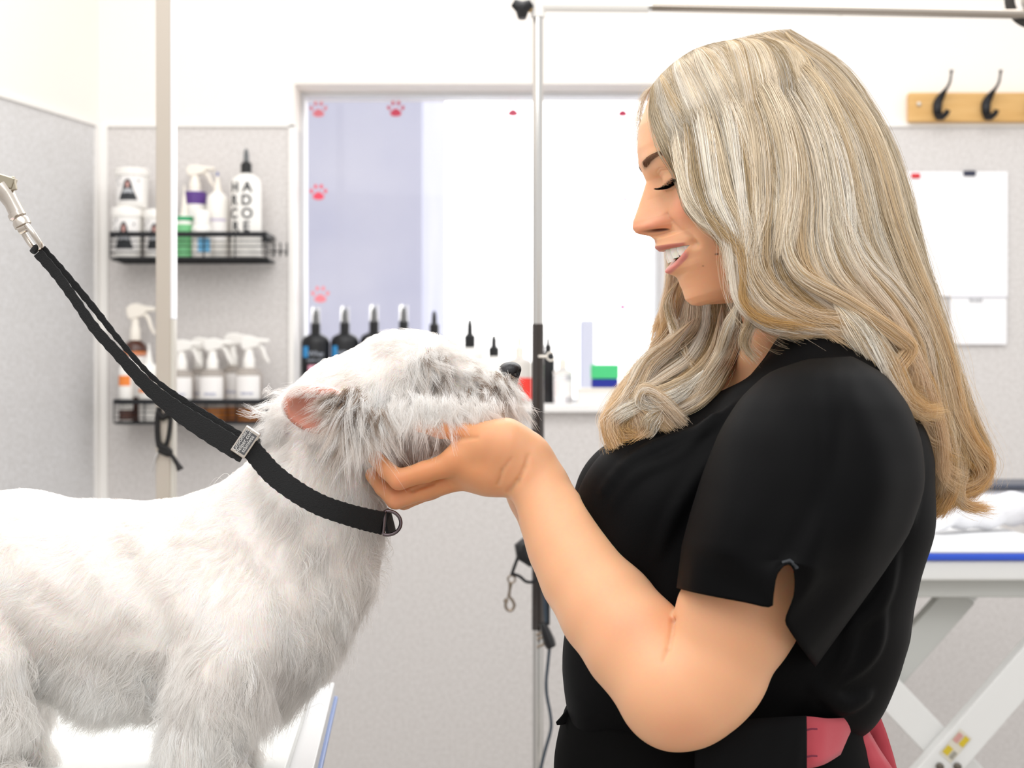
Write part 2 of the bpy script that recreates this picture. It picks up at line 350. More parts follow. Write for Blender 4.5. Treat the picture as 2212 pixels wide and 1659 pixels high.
tub(285, 362, 446, 35, zf1+h1+.0005, 'white tub with a black and white figure on its label, stacked on top of another', ty)
t2, h2 = tub(340, 452, 556, 28, zf1, 'white tub half hidden behind the square metal post on the upper shelf', ty-.004, extra=None)
purp = mat('purple_plastic', '5b3a86', .35); green = mat('green_plastic', '35a06a', .35); grn2 = mat('green_label', '7cc98c', .5); blue = mat('blue_label', '6cb2dc', .5)
bottle(421, 356, zf1, 25, 'white trigger bottle with a purple shoulder behind the green bottle on the upper shelf', wp, wp2, y=ymid+.032, kind='trigger', shoulder=.72, bands=[(.80, .985, purp, -PI, PI, 'purple_shoulder'), (.25, .7, lw, -1, 1, 'label_sheet')], capw=.5)
bottle(398, 400, zf1, 20, 'white bottle with green cap and green label, upper shelf beside the post', wp, wp2, y=ymid-.020, kind='dropper', shoulder=.58, bands=[(.86, .97, green, -PI, PI, 'green_collar'), (.02, .78, grn2, -PI, PI, 'green_label')])
bottle(470, 372, zf1, 24, 'slim white bottle with a tiny blue tip on the upper shelf', wp, wp2, y=ymid+.012, kind='dropper', shoulder=.76, nozzle=mat('blue_tip', '2e4aa0', .4), bands=[(.25, .55, lw, -1, 1, 'label_sheet'), (.56, .60, mat('print_lilac', 'c8bfd4', .6), -1, 1, 'printed_stripe')])
bottle(436, 455, zf1, 22, 'short white bottle with a sky-blue label in front of the purple-shouldered bottle', wp, wp, y=ymid-.032, kind='flip', shoulder=.72, capw=.8, bands=[(.15, .55, blue, -.2, 1.1, 'blue_label')], name='bottle')
# lower shelf
brown = mat('amber_plastic', '4a2415', .2, coat=.4); orange = mat('orange_print', 'f0883a', .5); amber = mat('amber_liquid', 'b8702c', .2, trans=.3)
bottle(292, 655, zf2, 27, 'brown trigger bottle with a white head and an orange banded label, on the lower shelf', brown, wp2, y=ymid+.012, kind='trigger', shoulder=.68, bands=[(.3, .84, lw, -1.3, 1.3, 'label_sheet'), (.8, .86, orange, -1.3, 1.3, 'orange_band')])
bottle(272, 770, zf2, 15, 'slim white bottle with an orange square, at the left end of the lower shelf', wp, brown, y=ymid-.036, kind='flip', shoulder=.88, bands=[(.62, .80, orange, -1.2, .9, 'orange_square'), (.02, .2, brown, -PI, PI, 'brown_foot')], name='bottle')
bottle(322, 742, zf2, 22, 'white bottle with an orange and brown printed label in front of the brown trigger bottle', wp, wp, y=ymid-.026, kind='dropper', shoulder=.74, bands=[(.5, .56, orange, -1.1, 1.1, 'orange_band'), (.60, .8, brown, -.5, .6, 'brown_spot')])
tx = mat('print_blue_grey', '8d93b8', .6)
for i, (px, tp, lb, yo) in enumerate(((392, 733, 'clear trigger bottle with white head right beside the metal post, lower shelf', -.018), (430, 728, 'clear trigger bottle second from the metal post on the lower shelf', .034), (459, 730, 'clear trigger bottle in the middle of the trigger sprays, lower shelf', -.022), (503, 718, 'clear trigger bottle with the tallest white head among the sprays, lower shelf', .034), (538, 726, 'clear trigger bottle with a crisp white label at the right end of the lower shelf', -.022))):
    tt, R, hb = bottle(px, tp, zf2, 28 if yo < 0 else 22, lb, mat('pale_clear_plastic', 'dcd3cb', .15, trans=.55, ior=1.25), wp, y=ymid+yo, kind='trigger', shoulder=.62, capw=.46, group='trigger sprays on the lower shelf', bands=[(.32, .86, lw, -1.1, 1.1, 'label_sheet'), (.0, .25, amber, -PI, PI, 'liquid')])
    lettering('winner' if i != 2 else 'simply', .011, (0, 0, hb*.5), tx, tt, wrap=R*1.03)
# ================================================================ sill bottles
zsl = zs; ysl = YB+.030
blk = mat('black_bottle', '141519', .35); pinkl = mat('pink_label', 'e39db2', .5); bluel = mat('blue_print', '3a93d0', .5); greyt = mat('print_pale', 'aeb4c0', .6)
for i, (px, tp) in enumerate(((682, 670), (745, 668), (808, 665), (872, 665), (938, 672))):
    lb = ['black spray bottle with pink label at the left end of the windowsill', 'black spray bottle with pink label, second on the windowsill from the left wall', 'third black spray bottle on the windowsill, in the middle of the five', 'fourth black spray bottle on the sill, just above the dog\'s crown', 'fifth black spray bottle on the sill, without a clear overcap, above the dog\'s brow'][i]
    tt, R, hb = bottle(px, tp, zsl, 31, lb, blk, bp, y=ysl, kind='pump', shoulder=.745, capw=.34, group='black spray bottles on the windowsill', overcap=i < 4, bands=[(.12, .55, pinkl, -.45, .45, 'pink_label'), (.66, .82, bluel, -.95, -.45, 'blue_emblem')], sy=.75)
    lettering('Wham', .017, (.008, .008, hb*.68), greyt, tt, wrap=R*1.02); lettering('SUPER SHINE', .008, (.004, .008, hb*.6), greyt, tt, wrap=R*1.02)
bottle(1015, 690, zsl, 31, 'wide white bottle with a pointed black pump on the sill behind the dog\'s brow', wp, bp, y=ysl+.022, kind='pump', shoulder=.66, capw=.4, sy=.9)
bottle(1067, 724, zsl, 26, 'squat white bottle with a short black pump on the sill behind the dog\'s muzzle', wp, bp, y=ysl-.012, kind='pump', shoulder=.68, capw=.45)
redl = mat('red_label', 'ec3b30', .5)
bottle(1122, 722, zsl, 27, 'pale bottle with a red label on the sill in front of the dog\'s nose', mat('milky_plastic', 'eae4dc', .3, trans=.3), wp2, y=ysl, kind='pump', shoulder=.66, capw=.36, bands=[(.08, .56, redl, -.6, 1.5, 'red_label')])
bottle(1184, 728, zsl, 15, 'slim black bottle on the sill right behind the chrome upright', blk, bp, y=ysl+.035, kind='pump', shoulder=.78, capw=.5, bands=[(.1, .5, mat('tan_print', 'b99a5c', .5), -1.4, -.9, 'tan_stripe')])
bottle(1216, 752, zsl, 21, 'small clear bottle with a white collar on the sill, right of the chrome upright', mat('clear_bottle', 'e9e6e6', .15, trans=.5), wp2, y=ysl, kind='pump', shoulder=.62, capw=.4, bands=[(.84, .94, wp, -PI, PI, 'white_collar'), (.2, .66, lw, -1, 1, 'label_sheet')])
yb_ = ysl; bx = lambda px: P(px, 0, yb_)[0]; kz = S(yb_)
hbx = (862-828)*kz
t = thing('sponge_box', 'low white box on the windowsill under the green and blue sponge', 'box', (bx(1293), yb_, zsl))
MB().box((-46*kz, -.035, 0), (46*kz, .035, hbx*.8)).build('box_body', wp, t, smooth=False, bevel=.002); MB().box((-47*kz, -.036, hbx*.8), (47*kz, .036, hbx)).build('lid', wp2, t, smooth=False, bevel=.002)
t = thing('sponge', 'two-layer sponge, green on top and blue beneath, lying on a white box', 'sponge', (bx(1306), yb_-.004, zsl+hbx))
MB().box((-28*kz, -.026, 0), (28*kz, .026, 19*kz)).build('blue_layer', mat('sponge_blue', '2a3598', .9, bump=(300, .6, .002)), t, smooth=False, bevel=.003)
MB().box((-29*kz, -.027, 19*kz), (29*kz, .027, 50*kz)).build('green_layer', mat('sponge_green', '53cf86', .9, bump=(300, .6, .002)), t, smooth=False, bevel=.003)
# ================================================================ papers, coat rack
t = thing('notice_sheet', 'large blank white sheet held on the wall by red and black magnets', 'paper', P(2060, 505, YB-.004))
a, b = P(1948, 371, YB-.004), P(2176, 640, YB-.004)
c = P(2060, 505, YB-.004)
MB().box((a[0]-c[0], -.002, b[2]-c[2]), (b[0]-c[0], -.001, a[2]-c[2])).build('sheet', mat('paper_white', 'fbfafc', .8), t, smooth=False)
tag(MB().box(P(1969, 385, YB-.01), P(1987, 375, YB-.004)).build('magnet', mat('magnet_red', 'd42a34', .4), None, smooth=False, bevel=.002), 'small red magnet at the top of the large wall sheet', 'magnet')
tag(MB().box(P(2082, 380, YB-.01), P(2107, 369, YB-.004)).build('magnet', mat('magnet_navy', '2f3348', .4), None, smooth=False, bevel=.002), 'small dark navy magnet at the top of the large wall sheet', 'magnet')
c = P(2115, 690, YB-.006); a, b = P(2052, 640, YB-.006), P(2174, 744, YB-.006)
t = thing('notice_card', 'smaller white card with a short dark heading below the large wall sheet', 'paper', c)
MB().box((a[0]-c[0], -.002, b[2]-c[2]), (b[0]-c[0], -.001, a[2]-c[2])).build('sheet', mat('paper_white2', 'faf9fb', .8), t, smooth=False)
MB().box((a[0]-c[0], -.004, a[2]-c[2]-.003), (b[0]-c[0], -.002, a[2]-c[2])).build('top_strip', mat('strip_grey', 'c4c4cc', .5), t, smooth=False)
lettering('RULES', .011, (P(2106, 0, YB)[0]-c[0], -.0025, P(0, 653, YB)[2]-c[2]), mat('ink_grey', '5d6068', .6), t)
c = P(2130, 233, YB-.012)
t = thing('coat_rack', 'oak board with black iron coat hooks screwed to the wall', 'coat rack', c)
wood = mat('oak_board', 'e3ba7c', .5, var=(14, 'cb9a55', .35, (.6, 1, 9)))
a, b = P(1961, 201, YB-.012), P(2330, 265, YB-.012)
MB().box((a[0]-c[0], -.010, b[2]-c[2]), (b[0]-c[0], .011, a[2]-c[2])).build('board', wood, t, smooth=False, bevel=.004)
MB().lathe([(.006, 0), (.005, .003), (.001, .004)], n=16).v and None
sm = MB().lathe([(.0055, 0), (.0045, .003), (.0005, .004)], n=16); sm.v = [(x+P(1979, 0, YB)[0]-c[0], -.011-z, y+P(0, 229, YB)[2]-c[2]) for x, y, z in sm.v]; sm.build('screw', mat('screw_metal', 'c9c2b8', .35, .9), t)
iron = mat('black_iron', '222225', .4, metal=.4)
for px in (2020, 2124, 2222):
    x0 = P(px, 0, YB)[0]-c[0]; z0 = -.002
    hk = MB()
    pr = spline([(x0+.004, -.012, -.026), (x0-.002, -.018, -.018), (x0-.004, -.020, -.004), (x0, -.014, .012), (x0+.008, -.024, .028), (x0+.015, -.05, .046), (x0+.016, -.06, .064), (x0+.0165, -.062, .074)], 22)
    hk.tube(pr, np.interp(np.linspace(0, 1, 22), [0, .15, .35, .5, .65, .9, 1], [.007, .010, .011, .008, .0032, .0024, .0045]), 12)
    hk.tube([(x0-.002, -.016, -.022), (x0+.004, -.030, -.026), (x0+.011, -.042, -.02), (x0+.013, -.044, -.012)], [.008, .008, .006, .0065], 12)
    hk.build('hook', iron, t)
# ================================================================ grooming furniture
chrome = mat('chrome', 'dedcd9', .16, metal=1.0); steel = mat('brushed_steel', 'beb4a8', .42, metal=.35, bump=(40, .12, .001, (1, 1, .02)))
white_metal = mat('white_powdercoat', 'e6e6e4', .4); grey_metal = mat('grey_powdercoat', 'c4c5c1', .45); bluet = mat('blue_edge', '2f58cf', .4)
# the scissor-lift table behind the woman, against the back wall
YT0, YT1 = .95, 1.95
def zt_at(py, Y): return P(0, py, Y)[2]
ztop = zt_at(1196, YT0); xt0 = P(1500, 0, YT0)[0]; xt1 = P(2330, 0, YT0)[0]
t = thing('grooming_table', 'white scissor-lift grooming table with a blue edge strip, behind the woman', 'table', ((xt0+xt1)/2, YT0+.3, 0))
ox, oy = (xt0+xt1)/2, YT0+.3; HW = (xt1-xt0)/2; YF, YR = YT0-oy, 1.62-oy
th = .024
MB().box((-HW, YF, ztop), (HW, YR, ztop+.006)).build('table_top', mat('table_vinyl', 'eceded', .5), t, smooth=False, bevel=.002)
MB().box((-HW-.003, YF-.004, ztop-.010), (HW+.003, YR+.004, ztop-.0005)).build('blue_edge', bluet, t, smooth=False, bevel=.002)
MB().box((-HW+.004, YF+.002, ztop-.042), (HW-.004, YR-.002, ztop-.0105)).build('rim', white_metal, t, smooth=False, bevel=.004)
MB().box((-HW+.03, YF+.03, ztop-.072), (HW-.03, YR-.03, ztop-.0425)).build('underframe', grey_metal, t, smooth=False, bevel=.003)
zlow = .10
for yy, nm in ((YF+.05, 'front'), (YR-.06, 'rear')):
    def q(px, py): p_ = P(px, py, oy+yy); return (p_[0]-ox, yy, p_[2])
    z_hi = ztop-.073
    m1 = MB(); a_ = np.array(q(1905, 1480)); b_ = np.array(q(2075, 1659)); d_ = (b_-a_); k0 = (z_hi-a_[2])/d_[2]; k1_ = (.13-a_[2])/d_[2]
    m1.bar(a_+d_*k0, a_+d_*k1_, .05, .03, (0, 1, 0)).build('scissor_arm', white_metal, t, smooth=False, bevel=.002)
    m2 = MB(); a_ = np.array(q(2228, 1400)); b_ = np.array(q(2010, 1650)); d_ = b_-a_; k0 = (z_hi-a_[2])/d_[2]; k1_ = (.13-a_[2])/d_[2]
    sft = .0 if nm == 'front' else .0
    m2.bar(a_+d_*k0+np.array((0, -.032, 0)), a_+d_*k1_+np.array((0, -.032, 0)), .055, .03, (0, 1, 0)).build('scissor_arm', white_metal, t, smooth=False, bevel=.002)
    m3 = MB(); a_ = np.array(q(2085, 1300)); b_ = np.array(q(1925, 1480)); d_ = b_-a_; k0 = (z_hi-a_[2])/d_[2]
    m3.bar(a_+d_*k0+np.array((0, .05, 0)), a_+d_*3.0+np.array((0, .05, 0)), .05, .03, (0, 1, 0)).build('scissor_arm', grey_metal, t, smooth=False, bevel=.002)
    if nm == 'front':
        pc = P(2065, 1612, oy+yy-.05); dd = np.array(q(2228, 1400))-np.array(q(2010, 1650)); dd /= np.linalg.norm(dd); cc = np.array((pc[0]-ox, yy-.048, pc[2])); nn = np.cross(dd, (0, 1, 0))
        def quad(u0, u1, v0, v1, m_, nm_, e=0):
            vs = [cc+dd*u+nn*v+np.array((0, -e, 0)) for u, v in ((u0, v0), (u1, v0), (u1, v1), (u0, v1))]; link(nm_, vs, [(0, 1, 2, 3)], m_, t, smooth=False)
        quad(-.025, .025, -.012, .012, mat('sticker_pale', 'd9d3c4', .5), 'warning_sticker')
        quad(.005, .022, -.010, -.001, mat('sticker_yellow', 'd3b92c', .5), 'warning_sign', .0006); quad(-.020, -.006, -.0005, .010, mat('sticker_yellow', 'd3b92c', .5), 'warning_sign', .0006)
        quad(.004, .020, .001, .010, mat('sticker_pink', 'cf9a92', .5), 'warning_text', .0006); quad(-.02, -.007, -.010, -.003, mat('sticker_grey', '9c988c', .5), 'warning_text', .0006)
        bt = MB(); bc = P(2045, 1659, oy+yy-.05)
        for px in (2030, 2068):
            p_ = P(px, 1656, oy+yy-.05); s_ = MB().lathe([(.006, 0), (.006, .006), (.003, .008)], n=12); bt.raw([(p_[0]-ox+x, yy-.048-z, p_[2]+y) for x, y, z in s_.v], s_.f)
        bt.build('bolt', mat('bolt_steel', '6b655c', .4, .8), t)
MB().box((-HW+.03, YF+.02, .06), (HW-.03, YF+.07, .13)).box((-HW+.03, YR-.08, .06), (HW-.03, YR-.03, .13)).box((-HW+.03, YF+.07, .06), (-HW+.1, YR-.08, .13)).box((HW-.1, YF+.07, .06), (HW-.03, YR-.08, .13)).box((-HW+.04, YF+.03, 0), (-HW+.1, YF+.1, .06)).box((HW-.1, YF+.03, 0), (HW-.04, YF+.1, .06)).box((-HW+.04, YR-.12, 0), (-HW+.1, YR-.05, .06)).box((HW-.1, YR-.12, 0), (HW-.04, YR-.05, .06)).build('base_frame', white_metal, t, smooth=False, bevel=.004)
ztt = ztop+.0062
# rolled pale towel and a clear tray on it
tw = MB(); rr_ = np.random.default_rng(3)
a_ = P(1990, 0, 1.25); b_ = P(2320, 0, 1.45)
pts = [(a_[0]+(b_[0]-a_[0])*u, 1.18+.2*u+.012*math.sin(u*9), ztt+.0345+.003*math.sin(u*17)) for u in np.linspace(0, 1, 26)]
tw.tube(pts, [.030+.003*math.sin(i*1.7) for i in range(26)], 18, flat=.95)
tag(tw.build('rolled_towel', mat('towel_white', 'eeeef2', .95, bump=(90, .8, .004)), None), 'rolled pale towel lying along the scissor-lift table behind the woman', 'towel')
t = thing('storage_tray', 'pale grey tray with a dark rim standing at the back of the scissor-lift table', 'tray', P(2170, 0, 1.5)*[1, 1, 0]+[0, 0, ztt])
zr = P(0, 1046, 1.5)[2]-ztt; zr2 = P(0, 1130, 1.5)[2]-ztt; W_ = .17
MB().box((-W_, -.06, 0), (W_, .09, zr-.006)).build('tray_body', mat('tray_pale', 'e4e5ec', .35), t, smooth=False, bevel=.008)
MB().box((-W_-.008, -.07, zr-.0055), (W_+.008, .1, zr+.004)).build('rim', mat('tray_rim', '4a4f5c', .4), t, smooth=False, bevel=.003)
# H-frame of tubes that rises from that table
Yp = 1.05
x_p = P(1162, 0, Yp)[0]; rp_ = 11.5*S(Yp)
t = thing('upright_stand', 'tall tubular chrome stand with a vertical upright and a cross bar at the top', 'stand', (x_p, Yp, 0))
zj = P(0, 12, Yp)[2]
up_col = mat('chrome_upright', 'cfcdca', .14, metal=1.0)
MB().lathe([(rp_, .03), (rp_, zj+.05)], n=24).build('upright', up_col, t)
MB().lathe([(.10, 0), (.10, .012), (.03, .022), (.016, .03)], n=32).build('base', mat('base_black', '26262a', .5), t)
# added sleeve below: dark brown stands in for the reflection on the chrome
zs1 = P(0, 690, Yp)[2]; zs0 = P(0, 1360, Yp)[2]
MB().lathe([(rp_*1.18, zs0), (rp_*1.18, P(0, 950, Yp)[2]), (rp_*1.13, P(0, 700, Yp)[2])], n=24).build('dark_reflection_sleeve', mat('dark_reflection_brown', '2a211c', .16, coat=.6), t)
MB().lathe([(rp_*1.35, P(0, 38, Yp)[2]), (rp_*1.35, zj+.06)], n=24).build('joint_collar', wp, t)
kb = MB(); kc = P(1128, 18, Yp-.01)
for a_ in (0, 2.1, 4.2):
    kb.tube([(kc[0]-x_p, -.01, kc[2]), (kc[0]-x_p+math.cos(a_+.5)*.017, -.012, kc[2]+math.sin(a_+.5)*.017)], [.012, .0065], 12)
kb.build('clamp_knob', bp, t)
MB().tube([(kc[0]-x_p, -.005, kc[2]), (0, 0, kc[2]+.003)], .006, 12).build('clamp_screw', mat('brass_screw', 'd8b77e', .3, .9), t)
e0, e1, e2 = P(1160, 12, Yp), P(1400, 14, Yp+.0), P(2300, 32, Yp-.02)
bar = MB().tube([(e0[0]-x_p, 0, e0[2]), (e1[0]-x_p, 0, e1[2])], 13*S(Yp), 20); bar.build('bar_sleeve', wp, t)
MB().tube([(e1[0]-x_p-.005, 0, e1[2]), (e2[0]-x_p, e2[1]-Yp, e2[2])], 10.5*S(Yp), 20).build('cross_bar', mat('chrome_bar', 'b3aaa0', .25, metal=1.0), t)
for px, py in ((1402, 14), (1815, 22)):
    p_ = P(px, py, Yp); MB().tube([(p_[0]-x_p-.004, 0, p_[2]), (p_[0]-x_p+.004, 0, p_[2])], 12*S(Yp), 20).build('joint_ring', chrome, t)
# black clamp wheel on the bar, top right
c = P(2240, -6, Yp-.02)
t = thing('clamp_wheel', 'black round clamp wheel with a steel hub on the end of the cross bar', 'clamp', c)
pts = [(.040*math.cos(a_), .012, .040*math.sin(a_)) for a_ in np.linspace(0, 2*PI, 40, endpoint=False)]
MB().tube(pts, .0085, 12, closed=True, flat=.8, up=(0, 1, 0)).build('wheel_rim', mat('rubber_black', '35322f', .6), t)
MB().tube([(0, .03, 0), (0, -.018, 0)], .016, 20).build('hub', mat('hub_steel', 'b4aea5', .3, .9), t)
# square post at left; its edge has a reflection painted in white
Yq = 1.0
xq = P(356, 0, Yq)[0]; hw = 16*S(Yq)
t = thing('square_post', 'square brushed metal grooming post standing in front of the wall shelves', 'post', (xq, Yq, 0))
MB().box((-hw, -hw, .02), (hw, hw, 2.8)).build('post_body', steel, t, smooth=False, bevel=.0015)
MB().box((hw-.0005, -hw+.001, P(0, 690, Yq)[2]), (hw+7*S(Yq), hw, 2.2)).build('edge_white_reflection', mat('edge_white_reflection', 'f6f6fa', .25, metal=.1), t, smooth=False, bevel=.001)
MB().box((hw-.0005, -hw+.001, .03), (hw+7*S(Yq), hw, P(0, 690, Yq)[2]-.0005)).build('edge_lower', mat('edge_lower', 'cfcac0', .4, metal=.2), t, smooth=False, bevel=.001)  # same edge further down, in the tone without the painted reflection
MB().box((-.12, -.12, 0), (.12, .12, .019)).build('base', grey_metal, t, smooth=False, bevel=.003)
# noose loop strapped to the post
Yn = Yq-hw-.006
def W3(lst, Y): return [P(a, b, Y) for a, b in lst]
ropeb = mat('worn_black_cord', '1e1c1c', .8, bump=(200, .5, .002))
t = thing('grooming_noose', 'worn black cord noose with a frayed knot hanging on the square post', 'noose', P(357, 880, Yn))
o0 = P(357, 880, Yn)
def loc(lst, Y=Yn, o_=None): return [np.array(P(a, b, Y))-(o0 if o_ is None else o_) for a, b in lst]
MB().tube(loc([(338, 868), (352, 862), (366, 872), (368, 892), (352, 902), (340, 890)]), [.004, .006, .007, .007, .006, .005], 10).build('toggle', ropeb, t)
MB().tube(spline(loc([(344, 880), (340, 905), (340, 935), (343, 960), (352, 975)]), 18), .0042, 10).build('cord_side', ropeb, t)
MB().tube(spline(loc([(364, 880), (368, 900), (366, 930), (361, 955), (352, 975)]), 18), .0034, 10).build('cord_side', ropeb, t)
MB().tube(spline(loc([(342, 958), (350, 966), (362, 972), (366, 980), (354, 976), (344, 970)]), 16), .0055, 10).build('knot', ropeb, t)
MB().tube(spline(loc([(358, 972), (372, 985), (383, 1002), (390, 1015)]), 14), np.interp(range(14), [0, 9, 13], [.004, .006, .0095]), 10, flat=.6).build('frayed_end', ropeb, t)
MB().tube(spline(loc([(344, 970), (336, 990), (330, 1008), (327, 1018)]), 10), [.003]*6+[.002]*4, 8, flat=.5).build('pale_tag_end', mat('pale_fray', 'c4c2c0', .8), t)
# hooked strap on the upright with snap hook and plug
Yh = Yp-.03
o0 = P(1130, 1190, Yh)
nylon = mat('black_nylon', '17171a', .7)
t = thing('tether_strap', 'short black tether strap with a steel snap hook hanging from the frame upright', 'strap', o0)
MB().tube(loc([(1148, 1160), (1138, 1172), (1128, 1180), (1132, 1200), (1142, 1212), (1150, 1195)], Yh), [.006, .010, .013, .013, .011, .008], 12).build('clamp_block', bp, t)
MB().tube(spline(loc([(1126, 1180), (1120, 1200), (1112, 1222), (1105, 1242)], Yh), 12), .0055, 10, flat=.5).build('strap', nylon, t)
MB().tube(spline(loc([(1110, 1240), (1124, 1246), (1136, 1256), (1150, 1257), (1162, 1246), (1168, 1226), (1170, 1215)], Yh), 20), .0052, 10, flat=.5).build('strap_loop', nylon, t)
br = mat('hook_bronze', '8f8275', .3, metal=1.0)
MB().tube([p for p in loc([(1105+8*math.cos(a_), 1251+8*math.sin(a_)) for a_ in np.linspace(0, 2*PI, 16, endpoint=False)], Yh)], .0016, 8, closed=True, up=(0, 1, 0)).build('swivel_ring', br, t)
MB().tube(loc([(1103, 1260), (1101, 1275), (1099, 1290)], Yh), [.0035, .0022, .003], 10).build('swivel', br, t)
MB().tube(spline(loc([(1099, 1288), (1107, 1297), (1111, 1309), (1104, 1319), (1094, 1315), (1092, 1302), (1096, 1292)], Yh), 20), .0024, 8).tube(loc([(1088, 1296), (1097, 1301)], Yh), .0025, 8).build('snap_hook', br, t)
Yc = Yp-.035
o0 = P(1180, 1370, Yc)
t = thing('plug_cable', 'black three-pin plug hanging on a thin dark blue cable beside the frame upright', 'plug', o0)
MB().tube(loc([(1172, 1345), (1178, 1362), (1186, 1385), (1191, 1398)], Yc), [.008, .011, .014, .012], 8, flat=.7).build('plug_body', bp, t, bevel=.001)
for a_, b_, c_, d_ in ((1176, 1364, 1158, 1372), (1177, 1374, 1160, 1381), (1181, 1389, 1160, 1398)): MB().tube(loc([(a_, b_), (c_, d_)], Yc), .0022, 6).build('pin', mat('pin_brass', '7c6f62', .4, .8), t)
cabm = mat('cable_blue_black', '2c3a48', .5)
cb = spline(loc([(1187, 1398), (1184, 1430), (1180, 1470), (1181, 1500), (1189, 1545), (1190, 1575), (1178, 1620), (1166, 1670), (1150, 1760), (1165, 1900)], Yc), 60)
MB().tube(cb, .0026, 10).build('cable', cabm, t)
MB().tube(spline(loc([(1170, 1215), (1175, 1260), (1178, 1310), (1180, 1345)], Yc), 14), .0032, 8).build('cable_run', cabm, t)
MB().tube(spline(loc([(1178, 1215), (1182, 1260), (1184, 1310), (1184, 1350)], Yc), 14), .0028, 8).build('cable_run', nylon, t)
# small cream hook on upright
o0 = P(1188, 772, Yp-.02)
tt_ = MB().tube(loc([(1190+9*math.cos(a_), 770+9*math.sin(a_)) for a_ in np.linspace(.6, 5.4, 16)], Yp-.02), .0014, 8)
t = thing('cable_clip', 'small cream wire clip on the chrome upright in front of the sill', 'clip', o0); tt_.build('clip_wire', wp2, t)
MB().tube(loc([(1163, 770), (1182, 770)], Yp-.02), .002, 8).build('clip_stem', wp2, t)
# ================================================================ the dog's table
xe = [P(683, 1659, .067), P(730, 1460, .53)]
ZT = 1.085
def tabx(Y): return xe[0][0]+(xe[1][0]-xe[0][0])*(Y-xe[0][1])/(xe[1][1]-xe[0][1])
t = thing('dog_table', 'white-topped grooming table with a thin blue edge, under the white dog', 'table', (-.65, .1, 0))
oxy = np.array((-.65, .1, 0))
def slab(i0, i1, z0, z1, name, m, yl=-.22, yh=.53, x0=-1.25, bv=.0015):
    vs = [(x0+i0, yl+i0, 0), (tabx(yl+i0)-i0, yl+i0, 0), (tabx(yh-i0)-i0, yh-i0, 0), (x0+i0, yh-i0, 0)]
    v = [np.array((a_, b_, z))-oxy for z in (z0, z1) for a_, b_, _ in vs]
    return link(name, v, [(0,3,2,1),(4,5,6,7),(0,1,5,4),(1,2,6,5),(2,3,7,6),(3,0,4,7)], m, t, smooth=False, bevel=bv)
slab(.028, 0, ZT-.012, ZT, 'table_top', mat('table_mat_white', 'eef0ee', .55))
slab(.004, 0, ZT-.03, ZT-.0122, 'rim', mat('rim_pale', 'd5d5d5', .4))
slab(0, 0, ZT-.036, ZT-.0302, 'blue_edge', mat('blue_trim_dull', '8296c4', .4))
slab(.03, 0, ZT-.075, ZT-.0362, 'underframe', grey_metal)
MB().box((-.06, -.06, .05), (.06, .06, ZT-.0752)).build('column', white_metal, t, smooth=False, bevel=.006)
MB().box((-.3, -.2, 0), (.3, .2, .05)).build('base', white_metal, t, smooth=False, bevel=.01)
sp = MB().lathe([(.0001, .0008), (.005, .0008), (.006, 0)], n=16); p_ = P(604, 1592, .28)
sp.v = [(x+p_[0]+.65, y*.9+.18, ZT+z+.0001) for x, y, z in sp.v]; sp.build('screw_head', mat('screw_grey', '9c9c9e', .4, .6), t)
